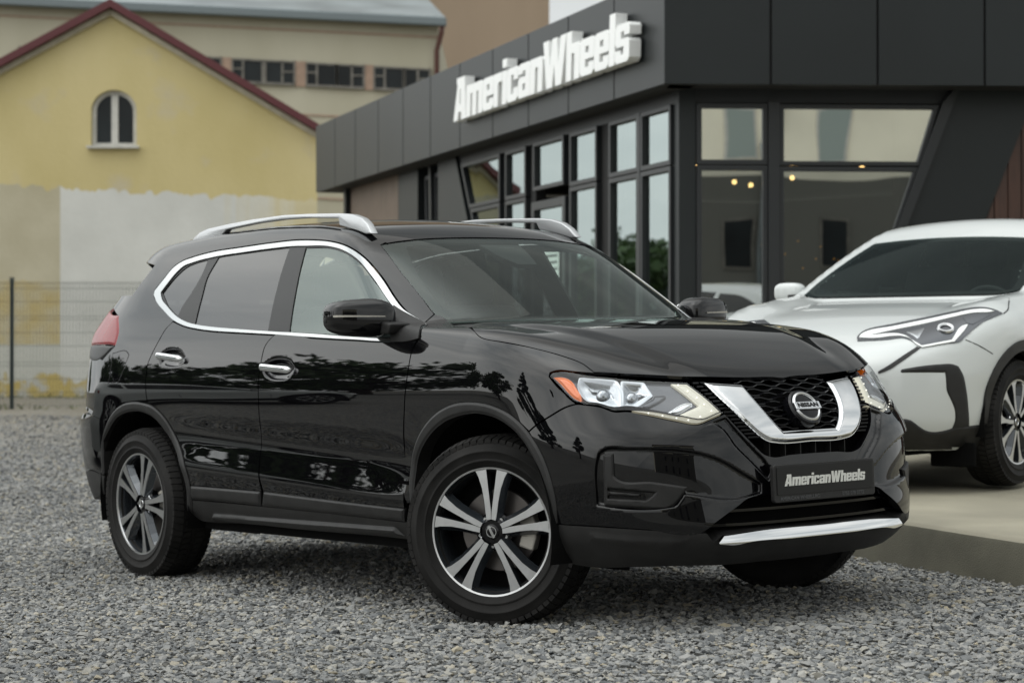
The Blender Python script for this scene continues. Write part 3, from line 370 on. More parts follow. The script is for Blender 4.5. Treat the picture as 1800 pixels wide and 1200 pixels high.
def panel(name,S,pts,n,m,parent,off=0,holes=(),h=.018,thick=.012,bumps=(),edge=None,mirror=False,smooth=True,corner=38,rng=(.10,.18),grow=0,both=False,holeh=None):
    n=np.array(n,float);n/=np.linalg.norm(n)
    up=np.array([0,0,1.]) if abs(n[2])<.8 else np.array([1.,0,0]); e1=np.cross(up,n);e1/=np.linalg.norm(e1);e2=np.cross(n,e1)
    to2=lambda P:np.stack([P@e1,P@e2],-1)
    bd=to2(resample(pts,h,True,corner) if smooth else resample(pts,h,True,0))
    ar=.5*np.sum(bd[:,0]*np.roll(bd[:,1],-1)-np.roll(bd[:,0],-1)*bd[:,1])
    if ar<0: bd=bd[::-1]
    if grow:
        d=np.roll(bd,-1,0)-np.roll(bd,1,0); nn=np.stack([d[:,1],-d[:,0]],-1); nn/=np.linalg.norm(nn,axis=1,keepdims=True)+1e-9; bd=bd+nn*grow
    hs=[to2(resample(q,h,True,corner)) for q in holes]; hh=np.asarray(pts)@n; hi,lo=hh.max()+rng[1],hh.min()-rng[0]-abs(off if not callable(off) else .05)
    lo2,hi2=bd.min(0),bd.max(0); g=np.stack(np.meshgrid(np.arange(lo2[0],hi2[0],h),np.arange(lo2[1],hi2[1],h)),-1).reshape(-1,2)
    ok=inpoly(g,bd); g=g[ok]; ok=sdist(g,bd)>.45*h
    for q in hs: ok&=(sdist(g,q)<-.45*h)
    g=g[ok]
    verts=[bd]+hs+[g]; edges=[];k=0
    for q in [bd]+hs: edges+=[(k+i,k+(i+1)%len(q)) for i in range(len(q))]; k+=len(q)
    def inset(poly,t,sp):
        q=to2r(poly,sp); d=np.roll(q,-1,0)-np.roll(q,1,0); nn=np.stack([-d[:,1],d[:,0]],-1); nn/=np.linalg.norm(nn,axis=1,keepdims=True)+1e-9
        if .5*np.sum(q[:,0]*np.roll(q[:,1],-1)-np.roll(q[:,0],-1)*q[:,1])<0: nn=-nn
        p=q+nn*t; s=sdist(p,q); return p[s>t*.93-1e-5] if t>1e-6 else q
    def to2r(poly,sp): return resample(np.c_[poly,np.zeros(len(poly))],sp,True,corner)[:,:2]
    ex=[]
    for bp,dp,w in bumps:
        b=to2(resample(bp,h,True,corner)); sp=max(.004,w*.55)
        for t in (0,.25*w,.5*w,.75*w,w): ex.append(inset(b,t,sp))
    if edge:
        sp=max(.004,edge[1]*.7)
        for t in (.33*edge[1],.66*edge[1],edge[1]): ex.append(inset(bd,t,sp))
    if ex:
        e=np.concatenate(ex); s=sdist(e,bd); k=(s>.0012)
        for q in hs: k&=sdist(e,q)<-.0012
        e=e[k]; 
        if len(e):
            cell=.0016; _,ui=np.unique(np.round(e/cell).astype(int),axis=0,return_index=True); e=e[ui]
            rad=.55*h; keep=np.ones(len(g),bool)
            for i in range(0,len(g),400):
                dd=((g[i:i+400,None]-e[None])**2).sum(-1).min(1); keep[i:i+400]=dd>rad*rad*.5
            verts[-1]=np.concatenate([g[keep],e])
    V2=np.concatenate(verts); r=delaunay_2d_cdt([Vector(v) for v in V2],edges,[],0,1e-6)
    v2=np.array([tuple(v) for v in r[0]]); tri=np.array([f for f in r[2] if len(f)==3]); c=v2[tri].mean(1); ok=inpoly(c,bd)
    for q in hs: ok&=~inpoly(c,q)
    tri=tri[ok]
    b2=[(to2(resample(bp,h,True,corner)),dp,w) for bp,dp,w in bumps]
    def offf(P):
        p=to2(P); o=np.full(len(p),float(off)) if not callable(off) else off(P)
        for bp,dp,w in b2: o=o+dp*sstep(0,w,sdist(p,bp))
        if edge: o=o-edge[0]*(1-sstep(0,edge[1],np.abs(sdist(p,bd))))
        return o
    vary=bool(b2) or edge or callable(off)
    if vary: # offset only depends on the 2D position: evaluate once
        O=v2@np.stack([e1,e2]); ov=offf(O); 
        t=scan(S.f,O,n,hi,lo,lambda P:ov)
    else:
        O=v2@np.stack([e1,e2]); t=scan(S.f,O,n,hi,lo,lambda P:off)
    P=O+n*t[:,None]; G=[]
    for i in range(3):
        d=np.eye(3)[i]*8e-4; G.append((S.f(P+d)-S.f(P-d))/1.6e-3)
    G=np.stack(G,-1); NB=G.copy()
    if vary:
        gu=(offf(O+e1*1.5e-3)-offf(O-e1*1.5e-3))/3e-3; gv=(offf(O+e2*1.5e-3)-offf(O-e2*1.5e-3))/3e-3; G=G-gu[:,None]*e1-gv[:,None]*e2
    G/=np.linalg.norm(G,axis=1,keepdims=True)+1e-9; NB/=np.linalg.norm(NB,axis=1,keepdims=True)+1e-9
    F=[tuple(x) for x in tri]
    a,b,cc=P[tri[0]]
    tn=np.cross(P[tri[:,1]]-P[tri[:,0]],P[tri[:,2]]-P[tri[:,0]])@n
    F=[f if s>0 else f[::-1] for f,s in zip(F,tn)]
    nv=len(P); VV=list(P); NN=list(G)
    if thick:
        cnt={}
        for f in F:
            for i in range(3): cnt[(f[i],f[(i+1)%3])]=1
        be=[(i,j) for (i,j) in cnt if (j,i) not in cnt]; ids=sorted({i for e in be for i in e}); m0={i:nv+k for k,i in enumerate(ids)}; m1={i:nv+len(ids)+k for k,i in enumerate(ids)}
        out={i:np.zeros(3) for i in ids}
        for i,j in be:
            e=np.cross(P[j]-P[i],NB[i]); out[i]=out[i]+e; out[j]=out[j]+e
        for i in ids: VV.append(P[i]); NN.append(out[i]/(np.linalg.norm(out[i])+1e-9))
        for i in ids: VV.append(P[i]-NB[i]*thick); NN.append(out[i]/(np.linalg.norm(out[i])+1e-9))
        F+=[(j,i,0,0) and (m0[i],m1[i],m1[j],m0[j]) for i,j in be]
    VV=np.array(VV);NN=np.array(NN); res=[]
    for s in ((1,-1) if both else ((-1,) if mirror else (1,))):
        V=VV*np.array([1,s,1]);Q=NN*np.array([1,s,1]);FF=F if s==1 else [f[::-1] for f in F]
        me=pyd(V,FF); me.polygons.foreach_set('use_smooth',[True]*len(me.polygons)); me.normals_split_custom_set_from_vertices([tuple(q) for q in Q])
        res.append(obj(name,me,m,parent))
    return res if both else res[0]
def onS(S,q,d,off=0,span=(3,-3)):
    O=np.atleast_2d(np.array(q,float)); d=np.array(d,float)
    t=scan(S.f,O,d,span[0],span[1],lambda P:off,400); return O+d*t[:,None]
def fr(S,yz,off=0): return onS(S,[(0,a,b) for a,b in yz],(1,0,0),off,(2,-.5))
def rr(S,yz,off=0): return onS(S,[(-2.5,a,b) for a,b in yz],(-1,0,0),off,(2,-.5))
def drop(S,xy,off=0): return onS(S,[(a,b,.5) for a,b in xy],(0,0,1),off,(2,0))
def sd(S,xz,off=0): return onS(S,[(a,0,b) for a,b in xz],(0,-1,0),off,(1.6,.1))
def gradS(S,P):
    P=np.atleast_2d(P); g=np.stack([S.f(P+np.eye(3)[i]*1e-3)-S.f(P-np.eye(3)[i]*1e-3) for i in range(3)],-1); return g/np.linalg.norm(g,axis=1,keepdims=True)
def ribbon(name,S,path,w,m,parent,off=.001,h=.02,mirror=False):
    P=resample(path,h,False); g=gradS(S,P); t=np.gradient(P,axis=0); t/=np.linalg.norm(t,axis=1,keepdims=True); s=np.cross(t,g); s/=np.linalg.norm(s,axis=1,keepdims=True)
    A=P+s*w/2+g*off;B=P-s*w/2+g*off
    if mirror: A=mirr(A);B=mirr(B)
    k=len(P); V=np.concatenate([A,B]); return obj(name,pyd(V,[(i,i+1,k+i+1,k+i) for i in range(k-1)]),m,parent)
# ------------------------------------------------ lettering
GL={'A':(7.4,[[(0,0),(2.5,0),(2.9,1.9),(4.4,1.9),(4.6,0),(7.4,0),(6.2,10),(1.6,10),(1.6,8.6),(2.1,8.6)]],[[(3.2,3.7),(4.2,3.7),(3.95,7.4),(3.6,7.4)]]),
'm':(9.2,[[(0,0),(2.3,0),(2.3,5.3),(3.45,5.3),(3.45,0),(5.75,0),(5.75,5.3),(6.9,5.3),(6.9,0),(9.2,0),(9.2,6.6),(8.4,7.4),(0,7.4)]],[]),
'e':(5.9,[[(.8,0),(5.1,0),(5.9,.8),(5.9,2.5),(3.7,2.5),(3.7,1.6),(2.2,1.6),(2.2,3.2),(5.9,3.2),(5.9,6.6),(5.1,7.4),(.8,7.4),(0,6.6),(0,.8)]],[[(2.2,4.5),(3.7,4.5),(3.7,5.8),(2.2,5.8)]]),
'r':(4.4,[[(0,0),(2.3,0),(2.3,5.0),(3.1,5.4),(4.4,5.4),(4.4,7.4),(0,7.4)]],[]),
'i':(2.3,[[(0,0),(2.3,0),(2.3,7.4),(0,7.4)],[(0,8.2),(2.3,8.2),(2.3,10),(0,10)]],[]),
'c':(5.7,[[(.8,0),(4.9,0),(5.7,.8),(5.7,2.8),(3.5,2.8),(3.5,1.6),(2.2,1.6),(2.2,5.8),(3.5,5.8),(3.5,4.6),(5.7,4.6),(5.7,6.6),(4.9,7.4),(.8,7.4),(0,6.6),(0,.8)]],[]),
'a':(5.9,[[(.7,0),(5.9,0),(5.9,6.6),(5.1,7.4),(.8,7.4),(0,6.6),(0,5.2),(2.2,5.2),(2.2,5.8),(3.6,5.8),(3.6,4.5),(.7,4.5),(0,3.8),(0,.7)]],[[(2.2,1.6),(3.6,1.6),(3.6,3.0),(2.2,3.0)]]),
'n':(5.9,[[(0,0),(2.3,0),(2.3,5.4),(3.6,5.4),(3.6,0),(5.9,0),(5.9,6.6),(5.1,7.4),(0,7.4)]],[]),
'W':(10.6,[[(0,10),(2.5,10),(3.25,4.2),(4.2,10),(6.3,10),(7.15,4.2),(8.0,10),(10.6,10),(8.7,0),(6.0,0),(5.25,4.6),(4.5,0),(1.8,0)]],[]),
'h':(5.9,[[(0,0),(2.3,0),(2.3,5.4),(3.6,5.4),(3.6,0),(5.9,0),(5.9,6.6),(5.1,7.4),(2.3,7.4),(2.3,10),(0,10)]],[]),
'l':(2.3,[[(0,0),(2.3,0),(2.3,10),(0,10)]],[]),
's':(5.5,[[(.7,0),(4.8,0),(5.5,.7),(5.5,3.8),(4.8,4.5),(2.2,4.5),(2.2,5.9),(3.4,5.9),(3.4,5.1),(5.5,5.1),(5.5,6.7),(4.8,7.4),(.7,7.4),(0,6.7),(0,3.8),(.7,3.1),(3.3,3.1),(3.3,1.5),(2.1,1.5),(2.1,2.4),(0,2.4),(0,.7)]],[])}
def glyph_mesh(ch,fn,depth,slant=.12):
    "fn(u,v,t)->3D with u,v in glyph units; front at t=depth"
    wd,outs,hol=GL[ch]; V=[];F=[]
    for oi,o in enumerate(outs):
        hs=hol if oi==0 else []; loops=[o]+hs; pts=[];ed=[];k=0
        for l in loops: pts+=l; ed+=[(k+i,k+(i+1)%len(l)) for i in range(len(l))]; k+=len(l)
        r=delaunay_2d_cdt([Vector(p) for p in pts],ed,[],0,1e-5); v=np.array([tuple(p) for p in r[0]]); tri=[f for f in r[2]]
        c=np.array([v[list(f)].mean(0) for f in tri]); ok=inpoly(c,np.array(o,float))
        for q in hs: ok&=~inpoly(c,np.array(q,float))
        tri=[f for f,s in zip(tri,ok) if s]; b=len(V); n=len(v)
        V+=[fn(p[0]+slant*p[1],p[1],depth) for p in v]+[fn(p[0]+slant*p[1],p[1],0) for p in v]
        F+=[tuple(b+i for i in f) for f in tri]+[tuple(b+n+i for i in f[::-1]) for f in tri]
        cnt={(f[i],f[(i+1)%len(f)]) for f in tri for i in range(len(f))}
        F+=[(b+j,b+i,b+n+i,b+n+j) for i,j in cnt if (j,i) not in cnt]
    me=pyd(V,F); bm=bmesh.new(); bm.from_mesh(me); bmesh.ops.recalc_face_normals(bm,faces=bm.faces); bm.to_mesh(me); bm.free(); return me
def word(txt,gap=.45):
    x=0;out=[]
    for c in txt: out.append((c,x)); x+=GL[c][0]+gap
    return out,x-gap
def text_mesh(body,size,extrude=.0005,bold=0):
    cu=bpy.data.curves.new('t','FONT'); cu.body=body; cu.size=size; cu.extrude=extrude; cu.offset=bold; cu.align_x='CENTER'; cu.align_y='CENTER'; cu.resolution_u=3
    o=bpy.data.objects.new('t',cu); C.objects.link(o); bpy.context.view_layer.update(); me=bpy.data.meshes.new_from_object(o.evaluated_get(bpy.context.evaluated_depsgraph_get())); bpy.data.objects.remove(o); bpy.data.curves.remove(cu)
    me.materials.clear(); return me
# ================================================ black SUV
SUV=SuvBody(); D={k:np.array(v) for k,v in D.items()}
CARM=Matrix(((.6122,.7902,-.0277,.5631),(-.7905,.6124,.0013,8.3863),(.0180,.0211,.9996,.0046),(0,0,0,1)))
suv=tag(empty('sports_utility_vehicle'),'black sports utility vehicle on the gravel with turned front wheels and silver roof rails','car'); suv.matrix_world=CARM
def pair(name,pts,n,m,**k): return panel(name,SUV,pts,n,m,suv,both=True,**k)
cupb_f=(D['cup_f'],-.016,.036); cupb_r=(D['cup_r'],-.016,.036)
doors=pair('door',D['door_front'],(0,-1,.12),M['paint'],bumps=[cupb_f],h=.011)+pair('door',D['door_rear'],(0,-1,.12),M['paint'],bumps=[cupb_r],h=.011)
pair('fender',D['fender'],(.22,-.85,.47),M['paint'],h=.018)
pair('quarter_panel',D['quarter'],(-.28,-.80,.50),M['paint'],h=.02,rng=(.15,.35))
pair('window_trim',D['chrome_out'],(0,-.92,.38),M['trim'],holes=[D['chrome_in']],off=.002,h=.009,grow=-.0042,thick=.006)
pair('window_pillar',D['chrome_in'],(0,-.92,.38),M['pillar'],holes=[D['glass_f'],D['glass_r'],D['glass_q'],D['mirror_sail']],off=-.005,h=.02,grow=.002)
for k,mm in (('glass_f','sideglass'),('glass_r','privacy'),('glass_q','privacy')):
    pair('side_window',D[k],(0,-.92,.38),M[mm],off=-.009,h=.03,thick=0,grow=.004)
sail=pair('mirror_sail',D['mirror_sail'],(0,-.92,.38),M['matte'],off=.007,h=.015,grow=.001)
for a,b in (('flare_r_out','flare_r_in'),('flare_f_out','flare_f_in')):
    pair('wheel_arch_trim',np.concatenate([D[a],D[b][::-1]]),(0,-1,.08),M['matte'],off=.008,h=.0075,thick=.06,edge=(.006,.012))
for a in ('clad_f','clad_r'): pair('door_cladding',D[a],(0,-1,0),M['matte'],off=.007,edge=(.006,.012),h=.015)
sl=D['sill']; blade=sd(SUV,[(-2.05,.335),(-.55,.345),(-.50,.30),(-1.2,.285),(-2.1,.29)])
pair('sill',sl,(0,-1,-.1),M['matte'],bumps=[(blade,.02,.02)],h=.016,thick=.1)
# handles
for dr,key,cup in ((doors[0],'bar_f','cup_f'),(doors[1],'bar_f','cup_f'),(doors[2],'bar_r','cup_r'),(doors[3],'bar_r','cup_r')):
    s=-1 if dr in (doors[1],doors[3]) else 1
    P=resample(D[key],.004,False)+np.array([0,-.026,0]); n=30; t=.5-.5*np.cos(np.linspace(0,PI,n)); tt=np.linspace(0,1,len(P)); P=np.stack([np.interp(t,tt,P[:,i]) for i in range(3)],-1); lift=np.minimum(1,np.minimum(t,1-t)/.12); P[:,1]+=.016*(1-np.sqrt(np.clip(1-(1-lift)**2,0,1)))
    mb=MB(); V=[];F=[];k=14
    for i,p in enumerate(P):
        e=math.sqrt(max(.004,1-max(0,1-min(t[i],1-t[i])/.11)**2)); 
        for q in range(k):
            a=2*PI*q/k; V.append((p[0],p[1]+.010*e*math.sin(a),p[2]+.0165*e*math.copysign(abs(math.cos(a))**.75,math.cos(a))))
    for i in range(n-1): F+=[(i*k+q,i*k+(q+1)%k,(i+1)*k+(q+1)%k,(i+1)*k+q) for q in range(k)]
    F+=[tuple(range(k))[::-1],tuple((n-1)*k+q for q in range(k))]
    V=[(a,b*s,c) for a,b,c in V]; mb.add(V,F).obj('handle',M['chrome'],dr,smooth=True)
# roof, windscreen, bonnet
hx=lambda y:-.962-.11*y*y
hdr=drop(SUV,[(hx(y),y) for y in np.linspace(-.59,.59,13)])
rside=[(-3.22,-.485),(-2.6,-.545),(-1.8,-.56),(-1.25,-.547),(-1.06,-.575)]
roofp=np.concatenate([drop(SUV,rside),drop(SUV,[(hx(y)-.012,y) for y in np.linspace(-.56,.56,9)]),drop(SUV,[(x,-y) for x,y in rside[::-1]]),drop(SUV,[(-3.25,y) for y in np.linspace(.44,-.44,7)])])
panel('roof',SUV,roofp,(0,0,1),M['paint'],suv,h=.03)
wsb=lambda y:-.245-.27*y*y
wspts=np.concatenate([hdr[1:-1],mirr(D['ws_side']),drop(SUV,[(wsb(y),y) for y in np.linspace(.66,-.66,13)]),D['ws_side'][::-1]])
wn=(.5,0,.86)
ws=panel('windscreen',SUV,wspts,wn,M['ws'],suv,off=-.002,h=.03,thick=0)
cen=wspts.mean(0)
frit_in=np.concatenate([drop(SUV,[(hx(y)+.035,y) for y in np.linspace(-.50,.50,9)]),drop(SUV,[(-.80,.565),(-.6,.615),(-.43,.635)]),drop(SUV,[(wsb(y)-.075,y) for y in np.linspace(.60,-.60,9)]),drop(SUV,[(-.43,-.635),(-.6,-.615),(-.80,-.565)])])
panel('windscreen_border',SUV,wspts,wn,M['black'],suv,off=-.007,holes=[frit_in],h=.025,thick=0)
cowl=np.concatenate([drop(SUV,[(wsb(y)+.012,y) for y in np.linspace(-.745,.745,13)]),drop(SUV,[(-.175-.15*y*y,y) for y in np.linspace(.745,-.745,13)])])
panel('cowl',SUV,cowl,(0,0,1),M['matte'],suv,off=-.009,h=.025)
hf=D['hood_front']; hfc=hf[hf[:,1]<-.02]
ctr=fr(SUV,[(0,hfc[-1][2]-.004)])
hoodp=np.concatenate([drop(SUV,[(-.185-.15*y*y,y) for y in np.linspace(.67,-.67,13)]),D['hood_side'],hfc[1:],ctr,mirr(hfc[1:])[::-1],mirr(D['hood_side'])[::-1]])
panel('bonnet',SUV,hoodp,(.28,0,.96),M['paint'],suv,h=.02,thick=.016)
# front bumper halves
up,lo_,ar=D['bump_up'],D['bump_lo'],D['bump_arch']
bump=np.concatenate([up,fr(SUV,[(-.12,up[-1][2]+.003)]+[(0,z) for z in np.linspace(up[-1][2]+.004,.497,9)]+[(-.18,.497)]),lo_,ar])
fn=(.78,-.62,.05)
pair('front_bumper',bump,fn,M['paint'],h=.0085,bumps=[(D['pocket'],-.014,.014),(D['flank'],-.013,.012)],thick=.03)
lu,ll,ac=D['lip_up'],D['lip_lo'],D['accent']
zc=ac[1][2]+.012
lip=np.concatenate([lu,ac[:2],fr(SUV,[(-.3,zc)]+[(0,z) for z in np.linspace(zc,ll[-1][2]-.004,9)]+[(-.18,ll[-1][2]-.003)]),ll[::-1]])
pair('front_skirt',lip,(.78,-.62,-.1),M['matte'],h=.016,thick=.08,bumps=[(D['lip_crease'],.007,.045)])
al=D['accent_lo']; accp=np.concatenate([ac[:2],fr(SUV,[(-.3,zc-.002),(0,zc-.002),(.3,zc-.002)]),mirr(ac[:2])[::-1],mirr(al[:4])[::1],fr(SUV,[(.2,al[3][2]),(-.2,al[3][2])]),al[:4][::-1]])
panel('skid_plate_strip',SUV,accp,(1,0,0),M['chrome'],suv,off=lambda P:.007+.5*np.clip(zc-P[:,2],0,.06),h=.008)
pair('bumper_bezel',D['bezel'],fn,M['matte'],off=-.003,h=.006,bumps=[(D['bezel_in'],-.016,.009),(D['bezel_bar'],.012,.006)],edge=(.005,.007),thick=.03)
# lower intake
def hbar(y0,y1,zf,off,dx,dz,mb,k=40):
    ys=np.linspace(y0,y1,k); P=fr(SUV,[(y,zf(y)) for y in ys],off); V=[];F=[]
    for p in P: V+=[(p[0],p[1],p[2]-dz/2),(p[0]-dx,p[1],p[2]-dz/2),(p[0]-dx,p[1],p[2]+dz/2),(p[0],p[1],p[2]+dz/2)]
    for i in range(k-1): F+=[(i*4+q,(i+1)*4+q,(i+1)*4+(q+1)%4,i*4+(q+1)%4) for q in range(4)]
    F+=[(0,1,2,3),((k-1)*4+3,(k-1)*4+2,(k-1)*4+1,(k-1)*4)]
    mb.add(V,F)
lowg=empty('lower_grille',suv)
panel('grille_backing',SUV,fr(SUV,[(-.66,.30),(.66,.30),(.60,.53),(-.60,.53)]),(1,0,0),M['black'],lowg,off=-.09,h=.03,thick=0)
for zf in (.385,.435,.485):
    mb=MB(); hbar(-.56 if zf<.45 else -.42,.56 if zf<.45 else .42,lambda y:zf+.012*y*y,-.035,.03,.010,mb); mb.obj('grille_bar',M['gloss'],lowg)
# upper grille
grl=empty('grille',suv)
panel('grille_backing',SUV,fr(SUV,[(-.50,.60),(.50,.60),(.50,.93),(-.50,.93)]),(1,0,.2),M['black'],grl,off=-.075,h=.03,thick=0)
vo,vi=D['v_out'],D['v_in']; vo=vo[vo[:,1]<-.02];vi=vi[vi[:,1]<-.02]
vp=np.concatenate([vo,fr(SUV,[(0,vo[-1][2]-.002)]),mirr(vo)[::-1],mirr(vi),fr(SUV,[(0,vi[-1][2])]),vi[::-1]])
panel('chrome_surround',SUV,vp,(.95,0,.31),M['chrome'],grl,off=.003,h=.0075,edge=(.010,.015),thick=.035,corner=22)
zi=vi[:,2];yi=-vi[:,1]; o=np.argsort(zi); yin=lambda z:np.interp(z,zi[o],yi[o]); zbot=zi.min()+.004
mesh=MB(); z=zbot+.006; row=0
while z<.900:
    yl=float(yin(z))+.012; ph=row%2
    def wz(y,z=z,ph=ph):
        u=(y/.118+.5*ph)%1.0; tri=abs(u-.5)*2; return z+.0042*float(np.clip((tri-.5)*3.6,-1,1))
    hbar(-yl,yl,wz,-.020,.018,.0046,mesh,k=int(yl*2/.005)); z+=.0158; row+=1
mesh.obj('grille_mesh',M['gloss'],grl)
so=D['strip_out']; so=so[so[:,1]<-.02]; os=np.argsort(so[:,2]); ov=np.argsort(vo[:,2])
ys=lambda z:np.interp(z,so[os,2],-so[os,1]); yv=lambda z:np.interp(z,vo[ov,2],-vo[ov,1])
for s in (1,-1):
    mb=MB()
    for z in np.arange(.70,.905,.0135):
        a,b=yv(z)-.012,ys(z)-.009
        if b-a<.01: continue
        P=fr(SUV,[(-s*a,z),(-s*b,z)],-.012); mid=P.mean(0); L=float(np.linalg.norm(P[1]-P[0])); ang=math.atan2(P[1][1]-P[0][1],P[1][0]-P[0][0])
        mb.box(tuple(mid),(L,.012,.0065),Matrix.Rotation(ang,3,'Z'))
    mb.obj('grille_teeth',M['gloss'],grl)
for y in np.arange(-.20,.21,.08): 
    p=fr(SUV,[(y,.648)],-.03)[0]; MB().box((p[0]-.01,y,.648),(.03,.004,.07)).obj('grille_rib',M['matte'],grl)
# badge
bp=fr(SUV,[(0,.800)],.014)[0]; bn=gradS(SUV,bp)[0]; bz=Vector((bn[0],0,bn[2])).normalized()
BR=Matrix.Translation(bp)@Matrix((( 0,-bz.z,bz.x),(1,0,0),(0,bz.x,bz.z))).to_4x4()   # local x=car y, y=up, z=out
badge=empty('badge',suv); badge.matrix_local=BR
def disc(prof,n=64):
    mb=MB(); mb.lathe([(r,t) for r,t in prof],n,closed=False); mb.V=[(x,z,y) for x,y,z in mb.V]; return mb
disc([(.001,.004),(.060,.004),(.071,.002),(.0765,-.006),(.0765,-.05)]).obj('badge_disc',M['gloss'],badge,auto=30)
disc([(.0515,.003),(.0530,.008),(.0570,.010),(.0620,.007),(.0635,.003)]).obj('badge_ring',M['satin'],badge,auto=50)
MB().box((0,0,.009),(.132,.031,.010)).obj('badge_bar',M['satin'],badge,bevel=.002)
tm=text_mesh('NISSAN',.0235,.0006,.0009); to=obj('badge_lettering',tm,M['plate'],badge); to.location=(0,0,.0145); to.scale=(1.36,1.06,1)
# licence plate
pl=empty('licence_plate',suv,(1.006,0,.5285)); pl.rotation_euler=(R_(90),0,R_(90)); pl.rotation_euler=Matrix(((0,-.02,1),(1,0,0),(0,1,.02))).to_euler()
def rrect(w,h,r,k=5):
    return [(sx*(w/2-r)+r*math.cos(a),sy*(h/2-r)+r*math.sin(a)) for sx,sy,a0 in ((1,1,0),(-1,1,90),(-1,-1,180),(1,-1,270)) for a in [R_(a0+90*i/k) for i in range(k+1)]]
MB().prism(rrect(.535,.138,.012),lambda u,v,t:(u,v,t),-.022,-.002).obj('plate_holder',M['matte'],pl,bevel=.003)
MB().prism(rrect(.508,.104,.006),lambda u,v,t:(u,v+.010,t),-.004,.0012).obj('plate_face',M['plate'],pl,bevel=.0008)
ww,tot=word('AmericanWheels'); sc=.0042; wx=.425/tot
V=[];F=[]
for ch,x in ww:
    me=glyph_mesh(ch,lambda u,v,t:((u+x)*wx-.2175,v*sc-.014+.004,.0012+t),.0016); k=len(V); V+=[tuple(v.co) for v in me.vertices]; F+=[tuple(i+k for i in p.vertices) for p in me.polygons]
obj('plate_lettering',pyd(V,F),M['plateletter'],pl)
for txt,x,w in (('AMERICAN WHEELS.RO',-.135,1),('0755 078 0772',.145,1)):
    o=obj('holder_lettering',text_mesh(txt,.0185,.0006,.0004),M['emboss'],pl); o.location=(x,-.0555,-.0012); o.scale=(1.05,1,1)
# headlights
for s in (1,-1):
    hl=empty('headlight',suv); mr=s<0; nn=(.72,-.68,.12)
    K=dict(mirror=mr); L=lambda nm,k,m,**q: panel(nm,SUV,D[k],nn,M[m],hl,mirror=mr,**q)
    L('lamp_bowl','lamp','lampgrey',off=-.05,h=.02,thick=-.045)
    L('reflector','lamp_bowl_a','reflector',off=-.046,h=.007,thick=0,grow=.008,edge=(-.022,.06))
    L('reflector','lamp_bowl_b','reflector',off=-.046,h=.007,thick=0,grow=.004,edge=(-.022,.05))
    L('lamp_trim','lamp_trim','lampgrey',off=-.024,h=.012,edge=(.004,.006))
    L('lamp_chevron','lamp_chev','lampgrey',off=-.014,h=.010,edge=(.012,.014))
    L('lamp_bar','lamp_bar','satin',off=-.012,h=.008,edge=(.006,.008))
    L('daytime_light','lamp_drl','bulb',off=-.012,h=.009,edge=(.005,.012),thick=.015)
    L('turn_signal','lamp_amber','amber',off=-.016,h=.010,edge=(.006,.01),thick=.02)
    dr=D['lamp_drl']; led=MB()
    c0=[dr[0]*.5+dr[1]*.5,dr[2]*.62+dr[12]*.38,dr[3]*.6+dr[11]*.4,dr[5]*.55+dr[10]*.45,dr[6]*.5+dr[10]*.5,dr[7]*.5+dr[9]*.5]
    P=resample(c0,.045,False); g=gradS(SUV,P)
    for p,q in zip(P,g):
        b=bmesh.new(); bmesh.ops.create_uvsphere(b,u_segments=8,v_segments=6,radius=.0034); p=p-q*.007
        led.add([tuple(v.co+Vector(p)) if not mr else tuple((v.co+Vector(p))*Vector((1,1,1)) ) for v in b.verts],[[v.index for v in f.verts] for f in b.faces]); b.free()
    if mr: led.V=[(a,-b,c) for a,b,c in led.V]
    led.obj('light_diode',M['led'],hl,smooth=True)
    for key,r in (('lamp_bowl_a',.030),('lamp_bowl_b',.026)):
        c=D[key].mean(0); q=gradS(SUV,c)[0]; p=c-q*.040; b=bmesh.new(); bmesh.ops.create_uvsphere(b,u_segments=20,v_segments=12,radius=r)
        mb=MB().add([(v.co.x*.8+p[0],(v.co.y+p[1])*s,v.co.z+p[2]) for v in b.verts],[[v.index for v in f.verts] for f in b.faces]); b.free(); mb.obj('lamp_bulb',M['reflector'],hl,smooth=True)
    L('lens','lamp','clear',off=-.001,h=.02,thick=0)
# tail lights, rear
for s in (1,-1):
    tl=empty('tail_light',suv); tn=(-.72,-.68,.1)
    panel('red_lens',SUV,D['tail_red'],tn,M['red'],tl,mirror=s<0,off=.004,grow=.005,h=.014,edge=(.004,.012),rng=(.12,.3))
    panel('clear_lens',SUV,D['tail_sil'],tn,M['pillar'],tl,mirror=s<0,off=.002,h=.012,edge=(.004,.008),rng=(.12,.3))
pair('rear_bumper',D['rbump'],(-.75,-.65,0),M['paint'],h=.02,rng=(.15,.35),thick=.03)
pair('rear_skirt',D['rbump_lo'],(-.75,-.65,-.1),M['matte'],h=.02,rng=(.15,.35),thick=.05)
gate=rr(SUV,[(-.57,.81),(.57,.81),(.57,.95),(.57,1.07),(.565,1.29),(.585,1.335),(-.585,1.335),(-.565,1.29),(-.57,1.07),(-.57,.95)])
panel('tailgate',SUV,gate,(-.95,0,.3),M['paint'],suv,h=.025,rng=(.2,.3))
rwp=rr(SUV,[(-.58,1.345),(.58,1.345),(.51,1.53),(.47,1.575),(-.47,1.575),(-.51,1.53)])
panel('rear_window',SUV,rwp,(-.8,0,.6),M['privacy'],suv,off=-.004,h=.03,thick=0,rng=(.2,.3))
spo=np.concatenate([drop(SUV,[(-3.23,y) for y in np.linspace(-.47,.47,7)]),drop(SUV,[(-3.31,y) for y in np.linspace(.46,-.46,7)])])
panel('spoiler',SUV,spo,(-.2,0,1),M['paint'],suv,off=.0,h=.025,thick=.03,rng=(.2,.2))
